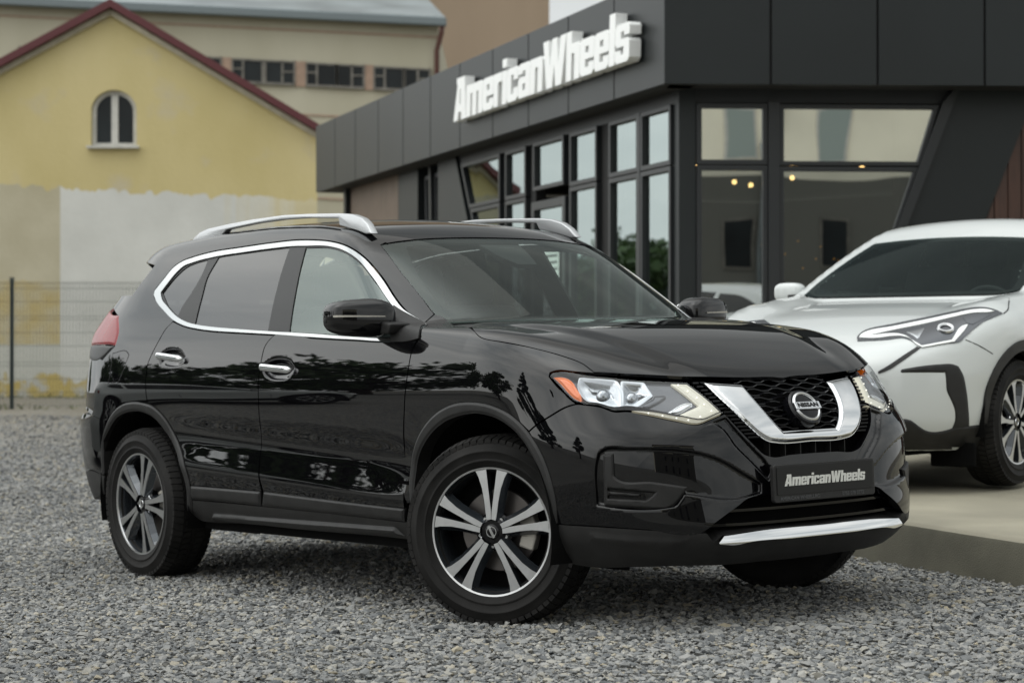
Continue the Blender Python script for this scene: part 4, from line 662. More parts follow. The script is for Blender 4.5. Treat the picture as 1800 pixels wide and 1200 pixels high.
# roof rails
rp=D['rail']
for s in (1,-1):
    mb=MB(); lean=.16
    mb.prism([(p[0],p[2]) for p in rp],lambda u,v,t:(u,s*(.575+t-lean*(v-1.58)),v),-.019,.019).obj('roof_rail',M['rail'],suv,bevel=.006,seg=3,auto=35)
# mirrors
def superell(c,a,e,n=40,m=24,fx=None):
    V=[];F=[]
    sp=lambda v,p:math.copysign(abs(v)**p,v)
    for i in range(m+1):
        t=PI*i/m-PI/2
        for j in range(n):
            u=2*PI*j/n; p=[a[0]*sp(math.cos(t),e)*sp(math.cos(u),e),a[1]*sp(math.cos(t),e)*sp(math.sin(u),e),a[2]*sp(math.sin(t),e)]
            if fx: p=fx(p)
            V.append((c[0]+p[0],c[1]+p[1],c[2]+p[2]))
    for i in range(m): F+=[(i*n+j,i*n+(j+1)%n,(i+1)*n+(j+1)%n,(i+1)*n+j) for j in range(n)]
    return V,F
for s in (1,-1):
    mi=empty('wing_mirror',suv); c=(-.625,-.955,1.190)
    def fx(p):
        x,y,z=p; f=(y+.145)/.29       # 0 outer .. 1 inner
        z*=.80+.20*min(1,max(0,f)*1.6); x*=.86+.20*f; z+=.012*(1-f)-(.010 if z<0 else 0)*(1-f); x+=-.05*(1-f)
        return (x,y,z)
    V,F=superell(c,(.082,.140,.078),.62,48,28,fx)
    MB().add([(a,b*s,q) for a,b,q in V],F).obj('mirror_housing',M['paint'],mi,smooth=True)
    # indicator strip following the leading face
    pts=[]
    for k in range(22):
        y=-.135+.20*k/21; best=None
        f=(y+.145)/.29; base=fx((0.082*max(.05,(1-(abs(y)/.140)**(2/.62)))**(.62/2),y,.0))
        pts.append((c[0]+base[0]+.0015,c[1]+y,c[2]+.010-.004*k/21))
    mb=MB(); V=[];F=[]
    for k,p in enumerate(pts):
        w=.0042*(1-.5*k/21); V+=[(p[0]-.02,p[1]*s,p[2]-w),(p[0]+.003,p[1]*s,p[2]-w),(p[0]+.003,p[1]*s,p[2]+w),(p[0]-.02,p[1]*s,p[2]+w)]
    for k in range(21): F+=[(k*4+q,(k+1)*4+q,(k+1)*4+(q+1)%4,k*4+(q+1)%4) for q in range(4)]
    mb.add(V,F).obj('turn_signal',M['caliper'],mi)
    MB().prism([(-.70,1.125),(-.52,1.125),(-.50,1.165),(-.56,1.175),(-.69,1.15)],lambda u,v,t:(u,-s*t,v),.80,.905).obj('mirror_stem',M['matte'],mi,bevel=.010,seg=3,auto=40)
    V,F=superell((c[0]-.083,c[1]+.005,c[2]),(.006,.118,.058),.5,32,12)
    MB().add([(a,b*s,q) for a,b,q in V],F).obj('mirror_glass',M['chrome'],mi,smooth=True)
# fuel flap seam
ribbon('fuel_flap_seam',SUV,np.concatenate([D['filler'],D['filler'][:1]]),.004,M['seam'],suv,off=.0008,mirror=False)
# ------------------------------------------------ wheels
def make_wheel(parent,x,y,steer,spin,R=.3635,wd=.225,rimR=.2475,style='twin',side=1):
    w=empty('wheel',parent,(x,y,R-.010)); w.rotation_euler=(0,0,steer)
    o=-side  # outward along -y for right side (side=1)
    f=lambda mb:(setattr(mb,'V',[(a,b*(1 if o<0 else -1),c) for a,b,c in mb.V]),mb)[1]
    h=wd/2
    prof=[(rimR-.006,-h+.016),(rimR+.006,-h+.006),(rimR+.022,-h-.000),(rimR+.024,-h-.003),(rimR+.030,-h-.003),(rimR+.032,-h-.001),(rimR+.056,-h-.004),(rimR+.058,-h-.006),(rimR+.062,-h-.006),(rimR+.064,-h-.004),(R-.035,-h+.004),(R-.016,-h+.012),(R-.005,-h+.028),(R,-h+.05),(R+.001,0),(R,h-.05),(R-.005,h-.028),(R-.016,h-.012),(R-.04,h-.002),(rimR+.05,h),(rimR,h-.01),(rimR-.02,h-.02),(rimR-.02,-h+.03)]
    tm=f(MB().lathe(prof,96)); ty=tm.obj('tyre',M['tyre'],w,auto=50)
    tr=MB(); nb=72
    for k in range(nb):
        a=2*PI*k/nb
        for j,(t0,t1) in enumerate(((-h+.006,-h+.052),(-h+.060,-h+.098),(-h+.106,h-.106+.0),(h-.098,h-.060),(h-.052,h-.006))):
            if t1<=t0: continue
            a2=a+(j%2)*PI/nb; da=2*PI/nb*.40; sk=.018*(1 if j%2 else -1)
            rr0=[]
            for (aa,tt) in ((a2-da,t0),(a2+da,t0),(a2+da+sk,t1),(a2-da+sk,t1)):
                edge=max(0,abs(tt)-(h-.05))/.05; Rr=R+.006-edge*edge*.020
                rr0.append((aa,tt,Rr))
            V=[(r*math.cos(q),t,r*math.sin(q)) for q,t,r in rr0]+[((r-.016)*math.cos(q),t,(r-.016)*math.sin(q)) for q,t,r in rr0]
            tr.add(V,[(0,1,2,3),(0,4,5,1),(1,5,6,2),(2,6,7,3),(3,7,4,0)])
    f(tr).obj('tread',M['tyre'],w)
    fc=-h+.012
    lip=[(rimR,fc+.03),(rimR+.001,fc+.004),(rimR-.001,fc-.002),(rimR-.008,fc-.001),(rimR-.011,fc+.006),(rimR-.014,fc+.03)]
    f(MB().lathe(lip,96)).obj('rim_flange',M['alloy'],w,auto=40)
    bar=[(rimR-.012,fc+.004),(rimR-.022,fc+.03),(rimR-.028,fc+.10),(rimR-.02,h-.02),(rimR-.012,h-.02),(rimR-.008,fc+.10)]
    f(MB().lathe(bar,96)).obj('rim_barrel',M['alloydark'],w,auto=40)
    sp=MB(); fa=MB()
    def P(r,a,t): return (r*math.cos(a),t,r*math.sin(a))
    n=5
    for k in range(n):
        c=spin+2*PI*k/n
        for sg in (1,-1):
            if style=='twin':
                prof=[(.048,.015,.40),(.078,.020,.31),(.12,.058,.245),(.17,.080,.232),(.215,.090,.256),(rimR-.009,.094,.282)]
            else:
                prof=[(.05,.02,.40),(.10,.13,.34),(.15,.20,.33),(.20,.20,.38),(rimR-.009,.17,.46)]
            dep=[0.0 for r,_,_ in prof]
            A=[];B=[];A2=[];B2=[]
            for (r,i,q),dp in zip(prof,dep):
                A.append(P(r,c+sg*i,fc+.002+dp));B.append(P(r,c+sg*q,fc+.002+dp))
                A2.append(P(r,c+sg*i*.92,fc+.038+dp));B2.append(P(r,c+sg*(q+.050/r*.35),fc+.034+dp))
            m=len(prof)
            fa.add(A+B+[(x_,y_+.003,z_) for x_,y_,z_ in A]+[(x_,y_+.003,z_) for x_,y_,z_ in B],[(i,i+1,m+i+1,m+i) for i in range(m-1)]+[(i,i+1,2*m+i+1,2*m+i) for i in range(m-1)]+[(m+i,m+i+1,3*m+i+1,3*m+i) for i in range(m-1)])
            z1=[(x_,y_+.003,z_) for x_,y_,z_ in A];z2=[(x_,y_+.003,z_) for x_,y_,z_ in B]
            sp.add(z1+z2+A2+B2,[(i,i+1,m+i+1,m+i) for i in range(m-1)]+[(i,i+1,2*m+i+1,2*m+i) for i in range(m-1)]+[(m+i,m+i+1,3*m+i+1,3*m+i) for i in range(m-1)]+[(2*m+i,2*m+i+1,3*m+i+1,3*m+i) for i in range(m-1)])
    f(sp).obj('spoke',M['alloydark'],w); f(fa).obj('spoke_face',M['alloy'],w)
    f(MB().lathe([(.0,fc+.012),(.044,fc+.012),(.058,fc+.022),(.075,fc+.034),(.075,fc+.06),(.0,fc+.06)],48,closed=False)).obj('hub',M['gloss'],w,auto=35)
    f(MB().lathe([(.0,fc+.006),(.022,fc+.006),(.029,fc+.009),(.031,fc+.016)],32,closed=False)).obj('hub_cap',M['gloss'],w,auto=35)
    em=f(MB().lathe([(.017,fc+.006),(.018,fc+.0035),(.021,fc+.0035),(.022,fc+.006)],32,closed=False)); 
    if style=='twin':
        ca,sa=math.cos(spin+.5),math.sin(spin+.5)
        mb=MB().box((0,fc+.004,0),(.050,.004,.010),Matrix.Rotation(-(spin+.5),3,'Y')); f(mb); em.add(mb.V,mb.F)
    em.obj('hub_emblem',M['chrome'],w,auto=35)
    nut=MB()
    for k in range(5):
        a=spin+PI/5+2*PI*k/5; q=MB().lathe([(0,fc+.020),(.007,fc+.020),(.0095,fc+.024),(.0095,fc+.05)],6,closed=False); nut.add([(x_+.057*math.cos(a),y_,z_+.057*math.sin(a)) for x_,y_,z_ in q.V],q.F)
    f(nut).obj('lug_nut',M['chrome'],w)
    f(MB().lathe([(.06,fc+.085),(.155,fc+.085),(.158,fc+.088),(.158,fc+.108),(.06,fc+.108)],64)).obj('brake_disc',M['disc'],w,auto=35)
    f(MB().lathe([(.0,fc+.11),(rimR-.02,fc+.125)],48,closed=False)).obj('wheel_backing',M['black'],w)
    cal=MB()
    for a in (-.30,0,.30):
        cal.box((.135*math.cos(a),fc+.075,.135*math.sin(a)),(.062,.055,.058),Matrix.Rotation(-a,3,'Y'))
    f(cal).obj('brake_caliper',M['caliper'],w,bevel=.008)
    return w
ST=R_(29)
make_wheel(suv,.03,-.775,ST,R_(88),side=1); make_wheel(suv,.0,.775,ST,R_(60),side=-1)
make_wheel(suv,-2.706,-.7975,0,R_(71.5),side=1); make_wheel(suv,-2.706,.7975,0,R_(20),side=-1)
# wheel wells, floor, inner shell (all dark)
for x in (0,-2.706):
    for s in (1,-1):
        mb=MB(); k=28; V=[];F=[]
        for i in range(k+1):
            a=-.25+(PI+.5)*i/k
            for y in (.885,.50): V.append((x+.455*math.cos(a)+.02*(x==0),-s*y,.365+.455*math.sin(a)))
        for i in range(k): F.append((2*i,2*i+1,2*i+3,2*i+2))
        V+= [(x-.46,-s*.50,.2),(x+.46,-s*.50,.2),(x+.46,-s*.50,.84),(x-.46,-s*.50,.84)]; q=len(V); F.append((q-4,q-3,q-2,q-1)); mb.add(V,F).obj('wheel_well',M['black'],suv)
MB().box((-1.35,0,.30),(2.0,1.58,.10)).box((-1.35,0,.30),(3.9,.98,.10)).box((-3.3,0,.40),(.5,1.0,.24)).obj('underbody',M['black'],suv)
MB().prism([(-.30,1.10),(-.36,1.095),(-.62,1.085),(-.72,1.05),(-.78,.98),(-.70,.70),(-.30,.40)],lambda u,v,t:(u,t,v),-.72,.72).obj('dashboard',M['dash'],suv,bevel=.02,seg=3)
inn=sd(SUV,[(-3.35,.80),(-3.16,.80),(-3.0,.87),(-2.4,.87),(-2.2,.62),(-2.13,.34),(-.52,.34),(-.5,.62),(-.3,.86),(-.05,.88),(-.05,1.02),(-.5,1.05),(-1.5,1.09),(-2.5,1.16),(-3.3,1.15)])
pair('door_lining',inn,(0,-1,0),M['black'],off=-.05,h=.03,thick=0,smooth=False)
panel('engine_bay',SUV,drop(SUV,[(-.26,-.66),(.30,-.68),(.62,-.42),(.72,0),(.62,.42),(.30,.68),(-.26,.66)]),(0,0,1),M['black'],suv,off=-.05,h=.04,thick=0)
panel('headlining',SUV,drop(SUV,[(-1.02,-.60),(-1.02,-.3),(-1.02,.3),(-1.02,.60),(-2,.61),(-3.1,.56),(-3.1,-.56),(-2,-.61)]),(0,0,1),M['headliner'],suv,off=-.035,h=.04,thick=0)
def seat(x,y,wd,parent):
    st=empty('seat',parent,(x,y,0))
    MB().box((.0,0,.60),(.52,wd,.16)).obj('seat_cushion',M['cloth'],st,bevel=.05,seg=4)
    rot=Matrix.Rotation(R_(-17),3,'Y'); MB().box((-.33,0,.94),(.15,wd*.96,.68),rot).obj('seat_back',M['cloth'],st,bevel=.055,seg=4)
    for q in ((0,) if wd<.8 else (-.42,0,.42)): MB().box((-.46,q,1.37),(.11,.26,.19),rot).obj('headrest',M['cloth'],st,bevel=.045,seg=4)
seat(-1.22,-.37,.50,suv); seat(-1.22,.37,.50,suv); seat(-2.12,0,1.30,suv)
sw=MB(); V=[];F=[];n1,n2=40,8
for i in range(n1):
    for j in range(n2):
        a,b=2*PI*i/n1,2*PI*j/n2; V.append(((.185+.014*math.cos(b))*math.cos(a),(.185+.014*math.cos(b))*math.sin(a),.014*math.sin(b)))
F=[(i*n2+j,((i+1)%n1)*n2+j,((i+1)%n1)*n2+(j+1)%n2,i*n2+(j+1)%n2) for i in range(n1) for j in range(n2)]
sw.add(V,F).box((0,0,-.01),(.34,.06,.03)).box((0,-.08,-.01),(.05,.16,.03))
o=sw.obj('steering_wheel',M['dash'],suv,smooth=False); o.location=(-.80,.37,1.0); o.rotation_euler=Matrix(((0,-.42,-.906),(1,0,0),(0,.906,-.42))).to_euler()
V,F=superell((-.90,0,1.47),(.012,.115,.035),.6,24,12); MB().add(V,F).obj('inside_mirror',M['dash'],suv,smooth=True)
cb=drop(SUV,[(-.93,-.13),(-.93,.10),(-.79,.07),(-.74,.055),(-.74,-.05),(-.79,-.09)]); panel('camera_housing',SUV,cb,wn,M['gloss'],suv,off=-.012,h=.02,thick=.02)
# ================================================ white hatchback
HB=HatchBody()
HQ=(2.063,11.672,-2.2191,.317)
def build_hatch():
    car=tag(empty('hatchback'),'white hatchback parked on the concrete slab behind the black car','car'); car.location=(HQ[0],HQ[1],HQ[3]); car.rotation_euler=(0,0,HQ[2])
    nf,ns,nb,nt_=46,130,36,120; dirs=[];org=[]
    def add(cx,th,cz=.70):
        for j in range(nt_):
            a=2*PI*j/nt_; org.append((cx,0,cz)); dirs.append((math.sin(th),math.cos(th)*math.sin(a),math.cos(th)*math.cos(a)))
    for i in range(nf): add(.05,PI/2*(1-i/nf)-1e-3)
    for i in range(ns): add(.05-2.75*i/(ns-1),0)
    for i in range(1,nb+1): add(-2.70,-PI/2*i/nb+1e-3)
    O=np.array(org);Dn=np.array(dirs); t=np.zeros(len(O)); ts=np.linspace(.02,2.2,240); prev=HB.f(O+Dn*.02); done=np.zeros(len(O),bool)
    for x in ts[1:]:
        v=HB.f(O+Dn*x); hit=(~done)&(prev<=0)&(v>0); t[hit]=x; done|=hit; prev=v
    a=t-(ts[1]-ts[0]);b=t.copy()
    for _ in range(18):
        m=(a+b)/2;s=HB.f(O+Dn*m[:,None])>0;b=np.where(s,m,b);a=np.where(s,a,m)
    P=O+Dn*((a+b)/2)[:,None]; nr=nf+ns+nb; F=[]
    for i in range(nr-1):
        for j in range(nt_):
            q=(i*nt_+j,(i+1)*nt_+j,(i+1)*nt_+(j+1)%nt_,i*nt_+(j+1)%nt_); c=P[list(q)].mean(0)
            if abs(c[1])>.55 and any((c[0]-x)**2+(c[2]-.345)**2<.405**2 for x in (0,-2.64)): continue
            F.append(q)
    top=drop(HB,[(-1.03-.08*y*y,y) for y in np.linspace(-.53,.53,9)]); side=[(-.9,.585),(-.7,.645),(-.52,.685),(-.44,.69)]
    wsp=np.concatenate([top,drop(HB,side),drop(HB,[(-.315-.21*y*y,y) for y in np.linspace(.66,-.66,11)]),drop(HB,[(x,-y) for x,y in side[::-1]])])
    cc=P[np.array(F)].mean(1); wq=wsp.mean(0)+(wsp-wsp.mean(0))*np.array([.95,.965,1]); gone=inpoly(cc[:,:2],wq[:,:2])&(cc[:,2]>.9); sw1=np.array([(-.66,1.075),(-.96,1.235),(-1.25,1.385),(-1.7,1.425),(-2.03,1.405),(-1.98,1.165),(-1.2,1.085)]); gone|=inpoly(cc[:,[0,2]],sw1)&(np.abs(cc[:,1])>.45)
    F=[q for q,k in zip(F,gone) if not k]
    P[:,2]=np.maximum(P[:,2],.195); F=[q for q in F if max(P[i][2] for i in q)>.196]
    me=pyd(P,F); bm=bmesh.new(); bm.from_mesh(me); bmesh.ops.recalc_face_normals(bm,faces=bm.faces); bm.to_mesh(me); bm.free()
    body=obj('body',me,M['white'],car,smooth=True)
    me.normals_split_custom_set_from_vertices([tuple(q) for q in gradS(HB,np.array([v.co[:] for v in me.vertices]))])
    K=lambda nm,pts,n,m,both=True,**q: panel(nm,HB,pts,n,M[m],car,both=both,**q)
    hx=lambda y:-1.02-.10*y*y
    w=D['h_ws']; half=w[:0]
    panel('windscreen',HB,wsp,(.5,0,.86),M['hws'],car,off=.007,h=.03,thick=0)
    wi=wsp.copy(); ctr_=wi.mean(0); wi=ctr_+(wi-ctr_)*np.array([.88,.93,.9]); panel('windscreen_border',HB,wsp,(.5,0,.86),M['gloss'],car,off=.004,holes=[wi],h=.025,thick=0)
    MB().prism([(-.34,.99),(-.46,.99),(-.72,.97),(-.80,.85),(-.6,.5),(-.34,.5)],lambda u,v,t:(u,t,v),-.66,.66).obj('dashboard',M['dash'],car,bevel=.02,seg=3)
    seat(-1.25,.36,.48,car); seat(-1.25,-.36,.48,car); seat(-2.05,0,1.2,car)
    o=sw.obj('steering_wheel',M['dash'],car); o.location=(-.82,.36,.93); o.rotation_euler=Matrix(((0,-.42,-.906),(1,0,0),(0,.906,-.42))).to_euler()
    panel('headlining',HB,drop(HB,[(-1.06,-.5),(-1.06,.5),(-2.8,.45),(-2.8,-.45)]),(0,0,1),M['headliner'],car,off=-.03,h=.05,thick=0)
    MB().box((-1.5,0,.42),(2.6,1.3,.05)).obj('cabin_floor',M['black'],car)
    front=(.75,.62,.1)
    far=lambda k:np.array([q for q in D[k] if q[0]>.36])
    def K2(nm,key,m,**q):
        K(nm,D[key],front,m,both=False,**q); panel(nm,HB,far(key),front,M[m],car,mirror=True,**q)
    K2('headlight','h_lamp','lampgrey',off=.004,h=.014); K('lamp_reflector',D['h_refl'],front,'reflector',off=.006,h=.012,edge=(.004,.03),thick=.002); K('lamp_cover',D['h_cov'],front,'lampgrey',off=.006,h=.012,thick=.002)
    K('daytime_light',D['h_drl'],front,'letter',both=False,off=.008,h=.010,thick=.004); panel('daytime_light',HB,np.array([D['h_drl'][i] for i in (0,1,2,3,4,12,13,14,15,16,17,18,24,25,26,27,28)]),front,M['letter'],car,mirror=True,off=.008,h=.010,thick=.004)
    for s in (1,-1):
        c=D['h_proj'][0]; g=gradS(HB,c)[0]; mb=disc([(.028,.004),(.034,.010),(.042,.010),(.046,.0)],32); R=Vector(g).to_track_quat('Z','Y').to_matrix(); mb.V=[tuple(R@Vector(v)+Vector(c)+Vector(g)*.006) for v in mb.V]
        if s<0: mb.V=[(x,-y,z) for x,y,z in mb.V]
        mb.obj('lamp_projector',M['satin'],car,auto=40)
    K('bumper_strip',D['h_strip'],front,'matte',off=.003,h=.012)
    K('bumper_bracket',D['h_bracket'],front,'matte',off=.004,h=.014,edge=(.004,.012))
    K('lower_bumper',D['h_lower'],front,'matte',off=.006,h=.018,edge=(.005,.012))
    ub=[(y,.285) for y in np.linspace(0,.74,9)]+[(y,.200) for y in np.linspace(.72,0,9)]; K('bumper_underlip',fr(HB,ub),(.8,.55,-.1),'matte',off=.005,h=.03)
    lowf=fr(HB,[(0,.42),(.30,.40),(.45,.38),(.45,.26),(.30,.24),(0,.235)]); lowf=np.concatenate([lowf,mirr(lowf[1:-1])[::-1]])
    panel('lower_grille',HB,lowf,(1,0,0),M['matte'],car,off=.004,h=.02)
    K('wheel_arch_trim',np.concatenate([D['h_flare_out'],D['h_flare_in'][::-1]]),(0,1,0),'matte',off=.010,h=.014,thick=.07)
    ang=np.linspace(PI*1.08,-.08*PI,20); ro=[(-2.64+.455*math.cos(a),.345+.455*math.sin(a)) for a in ang]; ri=[(-2.64+.395*math.cos(a),.345+.395*math.sin(a)) for a in ang[::-1]]
    K('wheel_arch_trim',mirr(sd(HB,ro+ri)),(0,1,0),'matte',off=.010,h=.02,thick=.07)
    K('sill',mirr(sd(HB,[(-.42,.24),(-.40,.40),(-1.3,.37),(-2.24,.40),(-2.22,.24)])),(0,1,0),'matte',off=.006,h=.03)
    K('side_window',mirr(sd(HB,[(-.62,1.06),(-.95,1.25),(-1.25,1.40),(-1.7,1.44),(-2.05,1.42),(-2.0,1.15),(-1.2,1.07)])),(0,.9,.4),'darkglass',off=.003,h=.03)
    K('side_window',mirr(sd(HB,[(-2.12,1.41),(-2.45,1.37),(-2.75,1.25),(-2.55,1.20),(-2.07,1.16)])),(0,.9,.4),'darkglass',off=.003,h=.03)
    for pth in (D['h_hoodseam'],D['h_bumpseam']): 
        for mr in (False,True): ribbon('panel_seam',HB,pth,.006,M['seam'],car,off=.001,mirror=mr)
    for xs in (-.52,-1.50,-2.2):
        for mr in (False,True): ribbon('panel_seam',HB,mirr(sd(HB,[(xs,.42),(xs-.01,.7),(xs-.03,1.02)])),.006,M['seam'],car,off=.001,mirror=mr)
    hb=drop(HB,[(-.33-.21*y*y,y) for y in np.linspace(.62,-.62,11)]); ribbon('wiper_cowl',HB,hb,.05,M['matte'],car,off=.002)
    for s in (1,-1):
        mi=empty('wing_mirror',car); V,F=superell((-.68,s*.925,1.09),(.06,.098,.060),.62,36,20); MB().add(V,F).obj('mirror_housing',M['white'],mi,smooth=True)
        MB().box((-.66,s*.85,1.055),(.09,.12,.04)).obj('mirror_stem',M['matte'],mi,bevel=.01)
        bz=MB(); V,F=superell((-2.62-.66,s*.50,.95),(.06,.16,.07),.7,24,14); MB().add(V,F).obj('tail_light',M['red'],car,smooth=True)
    for x in (0,-2.64):
        for s in (1,-1):
            make_wheel(car,x,-s*.775,0,R_(60 if x==0 else 20),R=.345,wd=.215,rimR=.232,style='five',side=s)
            mb=MB(); k=24;V=[];F=[]
            for i in range(k+1):
                a=-.2+(PI+.4)*i/k
                for y in (.86,.50): V.append((x+.41*math.cos(a),-s*y,.345+.41*math.sin(a)))
            for i in range(k): F.append((2*i,2*i+1,2*i+3,2*i+2))
            V+=[(x-.42,-s*.5,.2),(x+.42,-s*.5,.2),(x+.42,-s*.5,.78),(x-.42,-s*.5,.78)];q=len(V);F.append((q-4,q-3,q-2,q-1)); mb.add(V,F).obj('wheel_well',M['black'],car)
    MB().box((-1.3,0,.25),(3.6,1.2,.08)).box((.45,0,.22),(.62,1.1,.10)).box((-1.32,0,.25),(1.8,1.5,.08)).obj('underbody',M['black'],car)
    for s in (1,-1): MB().box((.45,s*.70,.17),(.02,.26,.13)).obj('air_deflector',M['black'],car,bevel=.01)
    # small blue letters of the model badge on the nose
    p=fr(HB,[(.10,.66)],.003)[0]; mb=MB()
    mb.box((p[0],p[1]+.03,p[2]+.012),(.004,.05,.008)).box((p[0],p[1]+.03,p[2]-.008),(.004,.05,.008)).box((p[0],p[1]-.05,p[2]+.008),(.004,.028,.022)); mb.obj('front_badge',mat('blue badge',(.02,.16,.5),.3),car)
    return car
hatch=build_hatch()
# ================================================ ground, slab
rng=np.random.default_rng(7); random.seed(7)
def zg(x,y):
    x=np.asarray(x,float);y=np.asarray(y,float)
    near=.0277*(np.clip(x,-3,5)-.563)-.0013*(np.clip(y,0,30)-8.386)+.0046; w=sstep(13,30,y); return near*(1-w)+.21*w
def gravel_mat(name,scale,bumpd,attr=False):
    m=bpy.data.materials.new(name); m.use_nodes=True; t=m.node_tree; b=t.nodes['Principled BSDF']; b.inputs['Roughness'].default_value=.85; b.inputs['Specular IOR Level'].default_value=.3
    r=t.nodes.new('ShaderNodeValToRGB'); e=r.color_ramp.elements
    e[0].position=0; e[0].color=(0.066,0.070,0.074,1); e[1].position=1; e[1].color=(0.406,0.406,0.382,1)
    for p,c in ((.18,(0.136,0.142,0.146)),(.38,(0.207,0.211,0.209)),(.58,(0.273,0.271,0.261)),(.74,(0.328,0.320,0.292)),(.88,(0.328,0.289,0.211)),(.94,(0.281,0.281,0.265))): q=e.new(p); q.color=(*c,1)
    tc=t.nodes.new('ShaderNodeTexCoord')
    big=t.nodes.new('ShaderNodeTexNoise'); big.inputs['Scale'].default_value=.45; big.inputs['Detail'].default_value=5; t.links.new(tc.outputs['Object'],big.inputs['Vector'])
    mr=t.nodes.new('ShaderNodeMapRange'); mr.inputs[1].default_value=.3; mr.inputs[2].default_value=.7; mr.inputs[3].default_value=.80; mr.inputs[4].default_value=1.12; t.links.new(big.outputs['Fac'],mr.inputs[0])
    mu=t.nodes.new('ShaderNodeMix'); mu.data_type='RGBA'; mu.blend_type='MULTIPLY'; mu.inputs['Factor'].default_value=1
    if attr:
        a=t.nodes.new('ShaderNodeAttribute'); a.attribute_name='tint'; t.links.new(a.outputs['Fac'],r.inputs[0])
        n=t.nodes.new('ShaderNodeTexNoise'); n.inputs['Scale'].default_value=120; n.inputs['Detail'].default_value=3; t.links.new(tc.outputs['Object'],n.inputs['Vector'])
        u=t.nodes.new('ShaderNodeBump'); u.inputs['Strength'].default_value=.5; u.inputs['Distance'].default_value=.004; t.links.new(n.outputs['Fac'],u.inputs['Height']); t.links.new(u.outputs[0],b.inputs['Normal'])
    else:
        v=t.nodes.new('ShaderNodeTexVoronoi'); v.inputs['Scale'].default_value=scale; t.links.new(tc.outputs['Object'],v.inputs['Vector'])
        sp=t.nodes.new('ShaderNodeSeparateColor'); t.links.new(v.outputs['Color'],sp.inputs[0]); t.links.new(sp.outputs[0],r.inputs[0])
        u=t.nodes.new('ShaderNodeBump'); u.inputs['Strength'].default_value=1; u.inputs['Distance'].default_value=bumpd; u.invert=True; t.links.new(v.outputs['Distance'],u.inputs['Height']); t.links.new(u.outputs[0],b.inputs['Normal'])
    t.links.new(r.outputs[0],mu.inputs['A']); t.links.new(mr.outputs[0],mu.inputs['B'])
    if not attr: # earth and thin weeds towards the house wall
        sx=t.nodes.new('ShaderNodeSeparateXYZ'); t.links.new(tc.outputs['Object'],sx.inputs[0]); m2=t.nodes.new('ShaderNodeMapRange'); m2.inputs[1].default_value=19; m2.inputs[2].default_value=30; t.links.new(sx.outputs['Y'],m2.inputs[0])
        n2=t.nodes.new('ShaderNodeTexNoise'); n2.inputs['Scale'].default_value=1.2; n2.inputs['Detail'].default_value=6; t.links.new(tc.outputs['Object'],n2.inputs['Vector'])
        ml=t.nodes.new('ShaderNodeMath'); ml.operation='MULTIPLY'; t.links.new(m2.outputs[0],ml.inputs[0]); t.links.new(n2.outputs['Fac'],ml.inputs[1])
        ml2=t.nodes.new('ShaderNodeMath'); ml2.operation='MULTIPLY'; ml2.inputs[1].default_value=1.5; ml2.use_clamp=True; t.links.new(ml.outputs[0],ml2.inputs[0])
        m3=t.nodes.new('ShaderNodeMix'); m3.data_type='RGBA'; m3.inputs['B'].default_value=(.165,.145,.105,1); t.links.new(ml2.outputs[0],m3.inputs['Factor']); t.links.new(mu.outputs['Result'],m3.inputs['A']); t.links.new(m3.outputs['Result'],b.inputs['Base Color'])
    else: t.links.new(mu.outputs['Result'],b.inputs['Base Color'])
    return m
xs=np.concatenate([np.linspace(-400,-14,14),np.arange(-12,12.1,.5),np.linspace(14,400,14)]); yy=np.concatenate([np.linspace(-400,-4,12),np.arange(-3,34,.5),np.linspace(36,600,20)])
X,Y=np.meshgrid(xs,yy,indexing='ij'); V=np.stack([X,Y,zg(X,Y)-.006],-1).reshape(-1,3); ny=len(yy)
F=[(i*ny+j,(i+1)*ny+j,(i+1)*ny+j+1,i*ny+j+1) for i in range(len(xs)-1) for j in range(ny-1)]
struct(obj('ground',pyd(V,F),gravel_mat('gravel bed',48,.016),smooth=True))
